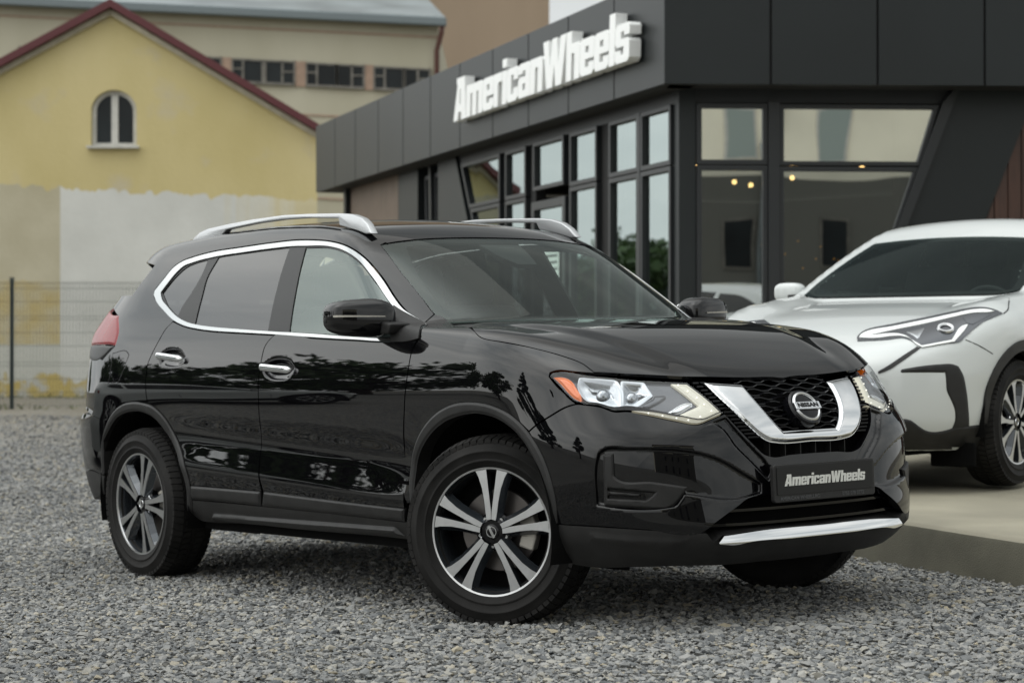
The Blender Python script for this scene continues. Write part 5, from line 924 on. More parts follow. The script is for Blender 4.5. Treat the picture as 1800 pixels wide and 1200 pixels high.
# loose stones: one sheet nobody could count
KD=np.array([-.33198,.94329]); KN=np.array([.94329,.33198]); K0=np.array([1.6469,9.9417])
def stones():
    def scatter(y0,y1,dens):
        n=int(dens*(y1-y0)*((.27*y1+1.9)*2)); x=rng.uniform(-1,1,n)*(.27*y1+1.9); y=rng.uniform(y0,y1,n); ok=np.abs(x)<.27*y+.5+1.4*rng.random(n)**.6; P=np.stack([x[ok],y[ok]],-1)
        return P[((P-K0)@KN)<.01]
    P=np.concatenate([scatter(4.0,5.0,1800),scatter(5.0,8.2,3000),scatter(8.2,11,2300),scatter(11,15,1350),scatter(15,22,420),scatter(22,28,150)]); n=len(P)
    dist=P[:,1]; size=rng.lognormal(0,.36,n)*np.where(dist<11,.0092,np.where(dist<15,.0096,.0145)); size=np.clip(size,.004,.021)
    tpl=[]
    for k in range(14):
        bm=bmesh.new()
        for _ in range(11):
            d=Vector(rng.normal(size=3)).normalized()*rng.uniform(.82,1.12); bm.verts.new(d)
        r=bmesh.ops.convex_hull(bm,input=bm.verts); bmesh.ops.delete(bm,geom=[v for v in bm.verts if not v.link_faces],context='VERTS')
        bmesh.ops.recalc_face_normals(bm,faces=bm.faces); bmesh.ops.triangulate(bm,faces=bm.faces); bm.verts.ensure_lookup_table(); bm.verts.index_update(); tpl.append((np.array([v.co[:] for v in bm.verts]),np.array([[v.index for v in f.verts] for f in bm.faces]))); bm.free()
    kind=rng.integers(0,len(tpl),n); VV=[];FF=[];TT=[];off=0; tint=np.clip(rng.beta(2.0,2.3,n),0,1)
    for k,(tv,tf) in enumerate(tpl):
        i=np.where(kind==k)[0]; m=len(i); a=rng.uniform(0,2*PI,m); s=size[i][:,None]*np.stack([rng.uniform(.8,1.5,m),rng.uniform(.7,1.1,m),rng.uniform(.42,.85,m)],-1)
        tx=rng.normal(0,.28,m); W_=tv[None]*s[:,None,:]; y2=W_[...,1]*np.cos(tx)[:,None]-W_[...,2]*np.sin(tx)[:,None]; z2=W_[...,1]*np.sin(tx)[:,None]+W_[...,2]*np.cos(tx)[:,None]
        x3=W_[...,0]*np.cos(a)[:,None]-y2*np.sin(a)[:,None]; y3=W_[...,0]*np.sin(a)[:,None]+y2*np.cos(a)[:,None]
        pz=zg(P[i,0],P[i,1])+s[:,2]*rng.uniform(.0,.55,m)
        VV.append(np.stack([x3+P[i,0:1],y3+P[i,1:2],z2+pz[:,None]],-1).reshape(-1,3)); FF.append((tf[None]+(np.arange(m)*len(tv))[:,None,None]+off).reshape(-1,3)); TT.append(np.repeat(tint[i],len(tv))); off+=m*len(tv)
    V=np.concatenate(VV).astype(np.float32);F=np.concatenate(FF).astype(np.int32);T=np.concatenate(TT).astype(np.float32)
    me=bpy.data.meshes.new('gravel'); me.vertices.add(len(V)); me.vertices.foreach_set('co',V.ravel()); me.loops.add(F.size); me.loops.foreach_set('vertex_index',F.ravel()); me.polygons.add(len(F)); me.polygons.foreach_set('loop_start',np.arange(0,F.size,3,dtype=np.int32)); me.update(calc_edges=True); me.validate()
    at=me.attributes.new('tint','FLOAT','POINT'); at.data.foreach_set('value',T)
    me.polygons.foreach_set('use_smooth',np.zeros(len(F),dtype=bool)); o=obj('gravel',me,gravel_mat('loose stones',1,1,True)); o['kind']='stuff'; o['label']='loose grey crushed gravel covering the yard'; o['category']='gravel'
stones()
# concrete slab with its kerb face
def slz(y): return .245+.065*float(sstep(9.2,11.8,y))
e0=K0-KD*8.0; ks=[K0+KD*t for t in np.linspace(-8,21,59)]
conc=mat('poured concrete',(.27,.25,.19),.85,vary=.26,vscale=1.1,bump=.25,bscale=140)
V=[];F=[]
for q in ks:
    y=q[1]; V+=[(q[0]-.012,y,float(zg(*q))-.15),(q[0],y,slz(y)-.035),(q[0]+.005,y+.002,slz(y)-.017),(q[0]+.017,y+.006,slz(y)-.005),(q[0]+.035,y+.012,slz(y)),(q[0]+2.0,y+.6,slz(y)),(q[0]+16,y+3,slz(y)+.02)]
F=[(i*7+j,(i+1)*7+j,(i+1)*7+j+1,i*7+j+1) for i in range(len(ks)-1) for j in range(2,6)]; struct(MB().add(V,F).obj('pavement',conc,smooth=True))
F=[(i*7+j,(i+1)*7+j,(i+1)*7+j+1,i*7+j+1) for i in range(len(ks)-1) for j in range(2)]; struct(MB().add(V,F).obj('kerb',mat('darker kerb concrete',(.135,.128,.095),.85,vary=.35,vscale=2.2,bump=.25,bscale=140),smooth=True))  # kerb face has a darker concrete colour than the slab top
# ================================================ showroom
A0=np.array([1.34297,18.0]); DL=KD.copy(); NL=np.array([-.943285,-.331983]); DR=np.array([.998903,.046824]); NR=np.array([.046824,-.998903])
def LF(s,z,o): q=A0+DL*s+NL*o; return (q[0],q[1],z)      # left facade: along, height, outwards
def RF(s,z,o): q=A0+DR*s+NR*o; return (q[0],q[1],z)
shop=tag(empty('showroom'),'low anthracite showroom with a panelled fascia and large glazed front','building')
def slab(mb,fn,poly,o0,o1): return mb.prism(poly,lambda u,v,t:fn(u,v,t),o0,o1)
rect=lambda a,b,z0,z1:[(a,z0),(b,z0),(b,z1),(a,z1)]
def part(name,fn,poly,o0,o1,m,bevel=0): return slab(MB(),fn,poly,o0,o1).obj(name,M[m],shop,bevel=bevel)
ZB,ZT=3.405,4.375; RC=-.45
sL=[0,1.172,2.366,3.532,4.684,5.852,7.008,8.176,9.333,10.491,11.6,12.72]
for i in range(11): part('fascia_panel',LF,rect(sL[i]+(.011 if i else -.0),sL[i+1]-.011,ZB,ZT),-.03,0,'clad',.003)
sR=[0,.944,1.897,2.856,3.81,4.77,5.72,6.68,7.63,8.6]
for i in range(9): part('fascia_panel',RF,rect(sR[i]+(.011 if i else .0),sR[i+1]-.011,ZB,ZT),-.03,0,'clad',.003)
part('fascia_core',LF,rect(.06,12.70,ZB+.004,ZT-.01),-.35,-.034,'seam'); part('fascia_core',RF,rect(.06,8.6,ZB+.004,ZT-.01),-.35,-.034,'seam')
part('fascia_end',LF,rect(12.70,12.722,ZB,ZT),-6,-.032,'clad')
def cor(s): return None
rfp=[LF(.05,0,-.03)[:2],LF(12.70,0,-.03)[:2],LF(12.70,0,-8)[:2],RF(8.6,0,-12)[:2],RF(8.6,0,-.03)[:2]]
MB().prism(rfp,lambda u,v,t:(u,v,t),ZB+.02,ZB+.08).obj('soffit',M['clad'],shop); MB().prism(rfp,lambda u,v,t:(u,v,t),ZT-.09,ZT-.03).obj('roof',M['clad'],shop)
# walls in (s,z): solid cladding pieces
z0=.26; RL=-.306
part('wall_panel',LF,rect(.375,.50,z0,ZB+.02),RL-.05,RL,'clad')                     # corner post (left face)
part('wall_panel',RF,rect(.19,.340,z0,ZB+.02),RC-.12,RC+.003,'clad')
part('window_head',LF,rect(.50,6.93,3.30,ZB+.02),RL-.20,RL-.02,'frame'); part('window_head',RF,rect(.345,2.66,3.30,ZB+.02),RC-.2,RC-.03,'frame')
part('wall_panel',LF,[(6.93,ZB+.02),(6.475,2.655),(5.06,.30),(5.3,z0),(7.62,z0),(7.62,ZB+.02)],RL-.2,RL+.02,'clad')
part('wall_panel',LF,[(8.55,ZB+.02),(8.55,z0),(9.44,z0),(9.44,ZB+.02)],RL-.2,RL,'clad')
part('wall_panel',LF,rect(11.98,12.10,z0,ZB+.02),RL-.2,RL+.05,'clad')
part('wall_panel',LF,rect(9.44,11.98,z0,ZB+.02),RL-.2,RL-.06,'seam')
mb=MB()
for i in range(32): slab(mb,LF,rect(9.455+i*.0785,9.455+i*.0785+.055,z0,ZB+.02),RL-.06,RL-.02)
mb.obj('wood_cladding',M['woodgrey'],shop)
part('wall_panel',RF,[(2.72,ZB+.02),(2.235,2.147),(1.53,z0),(2.195,z0),(2.975,2.227),(3.46,ZB+.02)],RC-.2,RC+.015,'clad')
mb=MB()
for i in range(44):
    a=2.20+i*.125; zt=lambda s:min(ZB+.02,2.227+(s-2.985)/.394)
    if zt(a+.06)<z0+.05: continue
    slab(mb,RF,[(a,z0),(a+.115,z0),(a+.115,max(z0,zt(a+.115))),(a,max(z0,zt(a)))],RC-.05,RC-.005)
mb.obj('wood_cladding',M['wood'],shop); part('wall_panel',RF,rect(2.2,8.5,z0,ZB+.02),RC-.25,RC-.06,'seam')
# glazed units: frame ring with its pane
def window(fn,poly,fw=.045,o=RC,mm=None):
    mm=mm or ('shop' if fn is RF else 'shopside')
    P=np.array(poly,float); c=P.mean(0); w=empty('window',shop); n=len(P)
    inn=[]
    for i in range(n):
        a,b,d=P[i-1],P[i],P[(i+1)%n]; e1=(b-a)/np.linalg.norm(b-a);e2=(d-b)/np.linalg.norm(d-b); n1=np.array([-e1[1],e1[0]]);n2=np.array([-e2[1],e2[0]]); s=1 if np.cross(P[1]-P[0],P[2]-P[1])>0 else -1
        bis=(n1+n2)*s; bis/=max(.2,1+n1@n2); inn.append(b+bis*fw)
    V=[fn(u,v,o+.03) for u,v in P]+[fn(u,v,o+.03) for u,v in inn]+[fn(u,v,o-.05) for u,v in P]+[fn(u,v,o-.05) for u,v in inn]
    F=[]
    for i in range(n):
        j=(i+1)%n; F+=[(i,j,n+j,n+i),(i,2*n+i,2*n+j,j),(n+i,n+j,3*n+j,3*n+i)]
    MB().add(V,F).obj('window_frame',M['frame'],w,bevel=.004)
    q=pyd([fn(u,v,o-.01) for u,v in inn],[tuple(range(n))]); out=Vector((*(NR if fn is RF else NL),0))
    if q.polygons[0].normal.dot(out)<0: q.flip_normals()
    obj('pane',q,M[mm],w)
for a,b in ((.547,1.156),(1.307,1.95),(2.358,3.02),(4.44,5.03)):
    window(LF,rect(a-.045,b+.045,2.745,3.295),o=RL); window(LF,rect(a-.045,b+.045,.36,2.735),o=RL)
window(LF,rect(3.235,4.165,2.78,3.30),o=RL); window(LF,rect(3.19,4.21,.36,2.66),.09,o=RL)
window(LF,[(5.26,2.745),(6.36,2.745),(6.69,3.295),(5.26,3.295)],o=RL); window(LF,[(5.26,.72),(5.42,.95),(6.33,2.735),(5.26,2.735)],o=RL)
part('window_post',LF,rect(1.205,1.258,.30,3.30),RL-.12,RL+.034,'frame')
for s,w_ in ((2.155,.16),(3.13,.05),(4.30,.075),(5.145,.06)): part('window_post',LF,rect(s-w_,s+w_,.30,3.30),RL-.15,RL-.03,'seam')
for a,b in ((7.70,8.02),(8.14,8.44)): window(LF,[(a-.12,z0+.1),(b-.12,z0+.1),(b+.05,3.30),(a+.05,3.30)],.05,o=RL-.1)
part('window_post',LF,[(7.93,z0),(8.0,z0),(8.15,3.40),(8.08,3.40)],RL-.15,RL-.02,'frame')
window(RF,rect(.345,.99,2.735,3.29)); window(RF,rect(.345,.99,.36,2.73),mm='shoplow'); part('window_post',RF,rect(.992,1.095,.30,3.30),RC-.15,RC+.05,'frame')
window(RF,[(1.097,2.73),(2.385,2.73),(2.56,3.285),(1.097,3.285)],.04); window(RF,[(1.097,.36),(1.56,.36),(2.375,2.72),(1.097,2.72)],.04,mm='shoplow')
part('slanted_frame',RF,[(2.58,3.30),(2.68,3.42),(2.73,3.42),(2.24,2.147),(1.55,.30),(1.44,.30),(2.15,2.147)],RC-.12,RC+.06,'frame')
# inside: floor, back walls, ceiling, warm bulbs
inn_=[LF(.5,0,-.9)[:2],LF(12.4,0,-.9)[:2],LF(12.4,0,-7)[:2],RF(8.3,0,-8.5)[:2],RF(8.3,0,-.8)[:2],RF(.7,0,-.8)[:2]]
MB().prism(inn_,lambda u,v,t:(u,v,t),.24,.30).obj('floor',M['room'],shop)
V=[];F=[]
for i,q in enumerate(inn_[1:5]): V+=[(q[0],q[1],.3),(q[0],q[1],3.4)]
F=[(0,2,3,1),(2,4,5,3),(4,6,7,5)]; obj('inner_wall',pyd(V,F),M['room'],shop)
bulbs=[(.40,2.79,-.9),(.76,2.62,-.9),(.93,2.60,-1.0),(1.30,2.66,-.9),(2.02,2.80,-1.2)]
for s,z,o in bulbs:
    b=bmesh.new(); bmesh.ops.create_uvsphere(b,u_segments=12,v_segments=8,radius=.024); me=bpy.data.meshes.new('b'); b.to_mesh(me); b.free(); q=obj('light_bulb',me,M['lampwarm'],shop,True); q.location=RF(s,z,o)
for k in range(16): # string of small lights hanging further in
    s=1.05+k*.085; b=bmesh.new(); bmesh.ops.create_uvsphere(b,u_segments=8,v_segments=6,radius=.010); me=bpy.data.meshes.new('b'); b.to_mesh(me); b.free(); q=obj('string_light',me,M['orange'],shop,True); q.location=RF(s,2.05+.14*math.sin(k*1.9)-.10*(k%3),-1.1-.2*(k%2))
# sign letters
sign=tag(empty('shop_sign'),'white raised lettering reading AmericanWheels on the dark fascia','sign'); sign['label']='white raised three-dimensional lettering on the dark fascia of the showroom'
ww,tot=word('AmericanWheels',.15); s0,s1=5.66,.42; kx=(s0-s1)/(tot+1.0); hz=.0475
for ch,x in ww:
    me=glyph_mesh(ch,lambda u,v,t:LF(s0-(x+u)*kx,3.672+v*hz,.025+t),.115,.06); o=obj('letter',me,M['letter'],sign)
# orange lit strip at the far end of the wood cladding
MB().prism(rect(12.30,12.35,1.2,3.30),lambda u,v,t:LF(u,v,t),-.40,-.35).obj('light_strip',M['orange'],shop)
po=tag(empty('poster'),'white printed notice sheet on the glass of the showroom side door','poster')
MB().prism(rect(3.42,3.88,1.35,2.30),lambda u,v,t:LF(u,v,t),RL+.004,RL+.008).obj('sheet',M['letter'],po)
for k in range(12): MB().prism(rect(3.47,3.83-.05*(k%3),1.42+k*.07,1.445+k*.07),lambda u,v,t:LF(u,v,t),RL+.0085,RL+.010).obj('printed_line',M['emboss'],po)
# ================================================ yellow house
def house_mat():
    m=bpy.data.materials.new('yellow render'); m.use_nodes=True; t=m.node_tree; b=t.nodes['Principled BSDF']; b.inputs['Roughness'].default_value=.9; nn=t.nodes.new; lk=t.links.new
    tc=nn('ShaderNodeTexCoord'); s=nn('ShaderNodeSeparateXYZ'); lk(tc.outputs['Object'],s.inputs[0])
    def noi(sc,det,sx=1,sz=1):
        mp=nn('ShaderNodeMapping'); mp.inputs['Scale'].default_value=(sx,1,sz); lk(tc.outputs['Object'],mp.inputs[0]); n=nn('ShaderNodeTexNoise'); n.inputs['Scale'].default_value=sc; n.inputs['Detail'].default_value=det; lk(mp.outputs[0],n.inputs['Vector']); return n.outputs['Fac']
    def ma(op,a,c,cl=False):
        q=nn('ShaderNodeMath'); q.operation=op; q.use_clamp=cl
        for i,v in ((0,a),(1,c)):
            if isinstance(v,(int,float)): q.inputs[i].default_value=v
            else: lk(v,q.inputs[i])
        return q.outputs[0]
    def below(v,lim,soft): # 1 where v<lim
        return ma('MULTIPLY',ma('SUBTRACT',lim,v),1/soft,True)
    def mixc(f,a,c):
        q=nn('ShaderNodeMix'); q.data_type='RGBA'; lk(f,q.inputs['Factor'])
        for k,v in (('A',a),('B',c)):
            if isinstance(v,tuple): q.inputs[k].default_value=(*v,1)
            else: lk(v,q.inputs[k])
        return q.outputs['Result']
    def ramp(f,c1,c2,p0=.3,p1=.7):
        r=nn('ShaderNodeValToRGB'); r.color_ramp.elements[0].position=p0; r.color_ramp.elements[1].position=p1; r.color_ramp.elements[0].color=(*c1,1); r.color_ramp.elements[1].color=(*c2,1); lk(f,r.inputs[0]); return r.outputs[0]
    x,z=s.outputs['X'],s.outputs['Z']
    yel=ramp(noi(.55,6,1,.5),(.49,.41,.185),(.60,.51,.27)); yel=mixc(below(noi(1.1,5),.42,.15),yel,(.50,.44,.30))
    edge=ma('ADD',ma('MULTIPLY',ma('ADD',x,8.83),-.047),4.30); wob=ma('MULTIPLY',ma('SUBTRACT',noi(4,7,1,.5),.5),.42); edge=ma('ADD',edge,wob)
    low=below(z,edge,.03); white=ramp(noi(.8,6),(.53,.53,.495),(.64,.64,.605))
    left=below(x,-8.83,.02)
    fade=ma('MULTIPLY',ma('SUBTRACT',ma('ADD',x,ma('MULTIPLY',ma('SUBTRACT',noi(6,3,1,.05),.5),2.2)),-5.5),.75,True)
    c=mixc(low,yel,mixc(left,mixc(ma('MULTIPLY',fade,.75),white,yel),ramp(noi(.9,6),(.40,.36,.25),(.50,.46,.34))))
    patch=ma('MULTIPLY',below(z,ma('ADD',2.35,ma('MULTIPLY',noi(2,3),.3)),.05),below(1.235,z,.02)); c=mixc(ma('MULTIPLY',patch,left),c,ramp(noi(2.2,6),(.50,.39,.16),(.50,.46,.34)))
    lw=ma('MULTIPLY',below(z,1.235,.02),left); c=mixc(lw,c,(.52,.52,.47))
    foot=below(z,ma('ADD',.18,ma('MULTIPLY',noi(2.4,5),.85)),.06); c=mixc(foot,c,ramp(noi(3.5,5),(.46,.45,.40),(.48,.375,.13),.40,.52))
    spots=below(noi(1.7,2),.27,.02); c=mixc(ma('MULTIPLY',spots,.7),c,(.24,.20,.14))
    lk(c,b.inputs['Base Color']); bp=nn('ShaderNodeBump'); bp.inputs['Strength'].default_value=.4; bp.inputs['Distance'].default_value=.02; lk(noi(9,6),bp.inputs['Height']); lk(bp.outputs[0],b.inputs['Normal']); return m
hy=40.0
yh=tag(empty('yellow_house'),'yellow rendered house with a dark red gable edge and one arched window','house')
gz=lambda x:7.78-(abs(x+7.847)*(.598 if x>-7.847 else .54))
wall=[(-3.81,.0),(-3.81,gz(-3.81)),(-7.847,7.78),(-13.6,gz(-13.6)),(-13.6,.0)]
def arch(r,zb,zs,n=18): return [(cx-r,zb),(cx+r,zb)]+[(cx+r*math.cos(PI*i/n),zs+r*.92*math.sin(PI*i/n)) for i in range(n+1)]
cx,hw=-7.795,.447; hole=arch(hw,5.097,5.80); hole=hole[:2]+hole[3:-1]; nw=len(wall)
r_=delaunay_2d_cdt([Vector(q) for q in wall+hole],[(i,(i+1)%nw) for i in range(nw)]+[(nw+i,nw+(i+1)%len(hole)) for i in range(len(hole))],[],0,1e-5)
v_=np.array([tuple(q) for q in r_[0]]); f_=[f for f in r_[2] if inpoly(v_[list(f)].mean(0)[None],np.array(wall))[0] and not inpoly(v_[list(f)].mean(0)[None],np.array(hole))[0]]
wm=MB().add([(u,hy,v) for u,v in v_],[f[::-1] for f in f_]); wm.add([(u,hy,v) for u,v in wall]+[(u-.99,hy+9,v) for u,v in wall],[(i,(i+1)%nw,nw+(i+1)%nw,nw+i) for i in range(nw)]+[tuple(range(nw,2*nw))]); nh=len(hole)
wm.add([(u,hy,v) for u,v in hole]+[(u,hy+.22,v) for u,v in hole],[(i,(i+1)%nh,nh+(i+1)%nh,nh+i) for i in range(nh)])
o=obj('wall',pyd(wm.V,wm.F),house_mat(),yh)
rf=[(-3.55,gz(-3.55)+.01),(-7.847,7.79),(-13.9,gz(-13.9)+.01),(-13.9,gz(-13.9)+.16),(-7.847,7.95),(-3.55,gz(-3.55)+.16)]
MB().prism(rf,lambda u,v,t:(u-.11*(t-hy),t,v),hy-.28,hy+9.2).obj('roof',M['redtrim'],yh)
so_=[(-3.62,gz(-3.62)-.11),(-7.847,7.66),(-13.8,gz(-13.8)-.11),(-13.8,gz(-13.8)),(-7.847,7.775),(-3.62,gz(-3.62))]
MB().prism(so_,lambda u,v,t:(u,t,v),hy-.10,hy-.003).obj('gable_moulding',mat('cream gable moulding',(.45,.41,.31),.8,vary=.15),yh)
aw=empty('window',yh,(0,.16,0))
o_=arch(hw,5.097,5.80);i_=arch(hw-.085,5.18,5.80); n=len(o_); V=[(u,hy-.05,v) for u,v in o_]+[(u,hy-.05,v) for u,v in i_]+[(u,hy+.06,v) for u,v in i_]+[(u,hy+.0,v) for u,v in o_]
F=[(i,(i+1)%n,n+(i+1)%n,n+i) for i in range(n)]+[(n+i,n+(i+1)%n,2*n+(i+1)%n,2*n+i) for i in range(n)]+[(3*n+i,3*n+(i+1)%n,(i+1)%n,i) for i in range(n)]
MB().add(V,F).box((cx,hy-.03,5.64),(.13,.05,.96)).obj('window_frame',M['pvc'],aw); MB().box((cx,hy-.13,5.085),(1.02,.34,.05)).obj('sill',M['pvc'],aw)
obj('pane',pyd([(u,hy-.012,v) for u,v in arch(hw-.07,5.16,5.80)],[tuple(range(n))]),M['oldglass'],aw)
# ================================================ cream factory block and the taller brown one behind
def band_mat(name,c1,c2,lines):
    m=mat(name,c1,.9); t=m.node_tree; b=t.nodes['Principled BSDF']; nn=t.nodes.new;lk=t.links.new; tc=nn('ShaderNodeTexCoord'); n=nn('ShaderNodeTexNoise'); n.inputs['Scale'].default_value=.5; n.inputs['Detail'].default_value=7; mp=nn('ShaderNodeMapping'); mp.inputs['Scale'].default_value=(1,1,.35); lk(tc.outputs['Object'],mp.inputs[0]); lk(mp.outputs[0],n.inputs['Vector'])
    r=nn('ShaderNodeValToRGB'); r.color_ramp.elements[0].position=.3; r.color_ramp.elements[1].position=.7; r.color_ramp.elements[0].color=(*c1,1); r.color_ramp.elements[1].color=(*c2,1); lk(n.outputs['Fac'],r.inputs[0]); lk(r.outputs[0],b.inputs['Base Color']); return m
cy=58.0
cb_=tag(empty('factory_building'),'long cream block with old windows and a zinc roof behind the yellow house','building')
creamw=band_mat('cream render',(.38,.355,.265),(.46,.435,.34),0)
ev=lambda x:10.35+(-2.1-x)*.048
wins=[(-9.98,-8.25),(-7.93,-6.17),(-5.83,-4.20),(-3.91,-2.33),(-12.0,-10.25),(-14.0,-12.3)]
ztop=lambda x:9.20+(-3.9-x)*.055; zbt=lambda x:8.49+(-2.3-x)*.05
cyb=cy+9
mbw=MB().prism([(-20,0),(-2.1,0),(-2.1,ev(-2.1)),(-20,ev(-20))],lambda u,v,t:(u,t,v),cy,cyb); mbw.obj('wall',creamw,cb_)
for a,b in wins:
    w=empty('window',cb_); za,zc_=zbt(a),ztop(a); zb2,zd=zbt(b),ztop(b)
    mb=MB().prism([(a,za),(b,zb2),(b,zd),(a,zc_)],lambda u,v,t:(u,t,v),cy-.03,cy-.002); mb.obj('pane',M['oldglass'],w)
    fr_=MB()
    for u in (a,a+.30,a+.86,(a+b)/2+.05,b-.34,b): fr_.box((u,cy-.05,(za+zd)/2),(.06 if u not in(a,b) else .05,.05,zc_-za))
    fr_.box(((a+b)/2,cy-.05,(za+zb2)/2),(b-a,.12,.07),Matrix.Rotation(math.atan2(za-zb2,b-a),3,'Y')).box(((a+b)/2,cy-.05,(zc_+zd)/2),(b-a,.05,.05),Matrix.Rotation(math.atan2(zc_-zd,b-a),3,'Y')); fr_.box((a+.15,cy-.05,(za+zc_)/2+.05),(.28,.04,.04)).box((b-.17,cy-.05,(zb2+zd)/2+.05),(.30,.04,.04))
    fr_.obj('window_frame',M['oldframe'],w)
pier=mat('pinkish pier render',(.34,.24,.18),.9,vary=.12)
for a,b in ((-8.25,-7.93),(-6.17,-5.83),(-4.20,-3.91),(-10.25,-9.98)):
    m_=(a+b)/2; MB().box((m_,cy-.02,(zbt(m_)+ztop(m_))/2),(b-a-.06,.06,.72)).obj('window_pier',pier,cb_)
mb=MB()
for dz in (-.85,.78+.75,-1.9,-3.2): 
    mb.prism([(-20,zbt(-20)+dz),(-2.1,zbt(-2.1)+dz),(-2.1,zbt(-2.1)+dz+.05),(-20,zbt(-20)+dz+.05)],lambda u,v,t:(u,t,v),cy-.03,cy-.003)
mb.obj('string_course',pier,cb_)
MB().prism([(-20.2,ev(-20.2)-.05),(-1.85,ev(-1.85)-.05),(-1.85,ev(-1.85)+.20),(-20.2,ev(-20.2)+.20)],lambda u,v,t:(u,t,v),cy-.5,cy-.25).obj('gutter',mat('zinc gutter',(.15,.18,.19),.7),cb_,bevel=.04)
MB().add([(-20.2,cy-.45,ev(-20.2)+.17),(-1.85,cy-.45,ev(-1.85)+.17),(-2.6,cy+4.5,ev(-1.85)+1.6),(-20.2,cy+4.5,ev(-20.2)+1.6),(-20.2,cy-.45,ev(-20.2)+.02),(-1.85,cy-.45,ev(-1.85)+.02),(-2.6,cy+4.5,ev(-1.85)+1.5),(-20.2,cy+4.5,ev(-20.2)+1.5)],[(0,1,2,3),(7,6,5,4),(0,4,5,1),(1,5,6,2),(2,6,7,3),(3,7,4,0)]).obj('roof',M['sheet'],cb_)
MB().tube([(-1.95,cy-.38,ev(-2)+.08),(-2.0,cy-.30,ev(-2)-.25),(-2.13,cy-.10,ev(-2)-.7),(-2.13,cy-.10,1)],.075,10,up=(0,1,0)).obj('drainpipe',M['pipe'],cb_,smooth=True)
bb=tag(empty('tall_building'),'tall windowless brown rendered block rising behind the showroom roof','building')
MB().prism([(-9,0),(1.37,0),(1.37,22),(-9,22)],lambda u,v,t:(u,t,v),75,88).obj('wall',band_mat('brown render',(.27,.205,.145),(.32,.245,.175),0),bb)
MB().box((-3.1,74.93,10.7),(1.4,.1,1.5)).obj('lighter_patch',mat('grey green render',(.30,.29,.21),.9,vary=.15),bb)
MB().box((-3.8,74.5,22.1),(10.8,1.4,.2)).obj('roof_edge',M['sheet'],bb)
# ================================================ wire fence
fy=31.0; fz0=.21; fenceo=tag(empty('wire_fence'),'thin dark green welded wire fence in front of the yellow wall','fence')
for x in (-12.6,-10.09,-7.58,-5.07,-2.56):
    mb=MB().box((x,fy,fz0+.98),(.060,.045,1.97)); mb.box((x,fy,fz0+1.98),(.064,.05,.02)); mb.obj('fence_post',M['fence'],fenceo)
for x in (-12.6,-10.09,-7.58,-5.07):
    mb=MB(); 
    for k in range(50): mb.box((x+.03+k*.0502,fy-.03,fz0+.98),(.0075,.0075,1.90))
    for z in (.05,.25,.45,.65,.70,.95,1.15,1.35,1.40,1.62,1.82,1.90): mb.box((x+1.255,fy-.03,fz0+z),(2.45,.0055,.0055))
    mb.obj('wire_panel',M['fence'],fenceo)
# weeds at the wall foot
wv=MB()
for k in range(550):
    x=rng.uniform(-12.5,-3.9); y=rng.uniform(38.6,39.9) if k%3 else rng.uniform(30.6,31.6); h=rng.uniform(.03,.13); a=rng.uniform(0,PI); w=.02; dx,dy=math.cos(a)*w,math.sin(a)*w; l=rng.normal(0,.08,2); z=float(zg(x,y))-.01
    wv.add([(x-dx,y-dy,z),(x+dx,y+dy,z),(x+l[0],y+l[1],z+h)],[(0,1,2)])
w=wv.obj('weeds',mat('dry grass',(.10,.11,.045),.8,vary=.4,vscale=3)); w['kind']='stuff'; w['label']='thin weeds growing along the foot of the yellow wall'; w['category']='weeds'
# ================================================ trees and a house across the yard, seen mirrored in paint and glass
def tree_mesh(seed,h,r,nl,conifer=False):
    rg=np.random.default_rng(seed); tk=MB(); pts=[(0,0,-.3),(.05,.03,h*.2),(-.05,.06,h*.45),(.03,0,h*.8)]; tk.tube(pts,[.24*h/7,.18*h/7,.12*h/7,.04],9,up=(0,1,0)); cl=[]
    if conifer:
        for k in range(60):
            t=rg.uniform(.1,1); rr_=r*(1-t)*rg.uniform(.5,1.05)+.05; a=rg.uniform(0,2*PI); cl.append((rr_*math.cos(a),rr_*math.sin(a),h*t,.28+.5*(1-t)))
    else:
        for k in range(70):
            d=rg.normal(size=3); d/=np.linalg.norm(d); q=rg.uniform(.35,1)**.5; c=(d[0]*r*q,d[1]*r*q,h*.56+d[2]*h*.42*q); cl.append((*c,rg.uniform(.45,.95)*r*.38))
            if k<16: tk.tube([(0,0,h*rg.uniform(.25,.5)),(c[0]*.5,c[1]*.5,h*.5+(c[2]-h*.5)*.6),c],[.07,.045,.015],6,up=(0,1,0))
    per=nl//len(cl); V=[];F=[];k=0
    for c in cl:
        for _ in range(per):
            d=rg.normal(size=3); d*=c[3]*rg.uniform(.2,1)/np.linalg.norm(d); d[2]*=.7; p=np.array(c[:3])+d; u=rg.normal(size=3);u/=np.linalg.norm(u); v=np.cross(u,rg.normal(size=3));v/=np.linalg.norm(v)+1e-9; s=rg.uniform(.09,.21)*(1.2 if not conifer else 1)
            V+=[p-u*s,p-v*s*.5,p+u*s,p+v*s*.5]; F.append((k,k+1,k+2,k+3)); k+=4
    return tk,pyd(V,F)
def tree(name,x,y,seed,h,r,label,m='leaf',conifer=False,nl=11000):
    t=tag(empty(name,None,(x,y,float(zg(x,y)))),label,'tree',); tk,me=tree_mesh(seed,h,r,nl,conifer); tk.obj('trunk',M['barkm'],t,smooth=True); obj('crown',me,M[m],t); return t
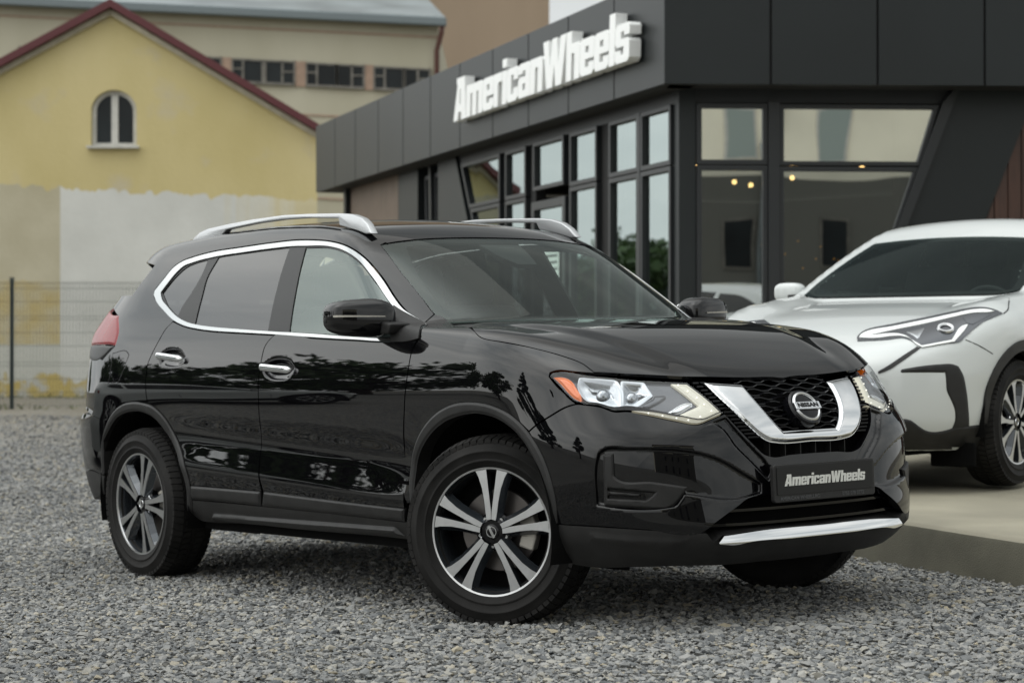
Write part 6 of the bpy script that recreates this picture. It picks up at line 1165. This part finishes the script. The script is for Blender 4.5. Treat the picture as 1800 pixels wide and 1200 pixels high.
for i,(x,y,h,r,lb,c) in enumerate(((-24,9.5,6.6,3.3,'broad green tree mirrored in the front door of the black car',0),(-26,17,7.2,3.8,'tall green tree mirrored in the rear door of the black car',0),(-28,25,6.8,3.6,'green tree mirrored in the rear quarter of the black car',0),(-21,3.5,8.5,1.9,'dark conifer mirrored above the front wheel of the black car',1),(-34,58,4.6,3.6,'rounded green tree mirrored low in the showroom side windows',0),(-41,66,5.2,4.2,'large green tree mirrored at the edge of the showroom door glass',0),(-19,-3,7.5,1.7,'slim dark conifer mirrored in the wing of the black car',1))):
    tree('conifer' if c else 'broadleaf_tree',x,y,30+i,h,r,lb,'leafdark' if c else 'leaf',bool(c))
oh=tag(empty('cream_house'),'pale cream house with tall shuttered windows mirrored in the showroom front glass','house'); hy2=-18.0
MB().prism([(2,-.5),(20,-.5),(20,11),(2,11)],lambda u,v,t:(u,t,v),hy2-9,hy2).obj('wall',mat('pale cream render',(.80,.76,.62),.9,vary=.10,vscale=.5),oh)
for x in (6.6,9.6,12.25,16.4):
    for z,hh in ((6.3,1.5),(3.3,1.5),(.5,1.6)):
        w=empty('window',oh); MB().box((x,hy2+.02,z+hh/2),(.92,.06,hh)).obj('window_frame',M['pvc'] if z>6 else M['oldframe'],w); MB().box((x,hy2+.055,z+hh/2),(.78,.012,hh-.14)).obj('shutter',mat('grey green shutter',(.28,.33,.31),.5) if z>6 else M['oldglass'],w)
MB().tube([(10.6,hy2+.12,11),(10.6,hy2+.12,7.4),(10.2,hy2+.12,6.8),(10.2,hy2+.12,0)],.07,8,up=(0,1,0)).obj('drainpipe',M['sheet'],oh,smooth=True)
MB().box((11,hy2+.004,2.9),(18,.012,5.9)).obj('lower_wall_shade',mat('lower wall shade colour',(.15,.147,.13),.9,vary=.06,vscale=.3),oh)  # shade put into the lower wall colour, dimming its reflection in the lower panes
MB().box((11,hy2-4.5,11.15),(19,10,.3)).obj('roof',M['redtrim'],oh)
# a second parked hatchback on the far side of the yard, seen only in the doors
def copy_tree(o,parent=None):
    c=o.copy(); C.objects.link(c)
    if parent is not None: c.parent=parent
    for ch in list(o.children): copy_tree(ch,c)
    return c
h2=copy_tree(hatch); h2.location=(-9.5,12.5,float(zg(-9.5,12.5))+.01); h2.rotation_euler=(0,0,R_(205)); h2['label']='white hatchback across the yard mirrored in the doors of the black car'
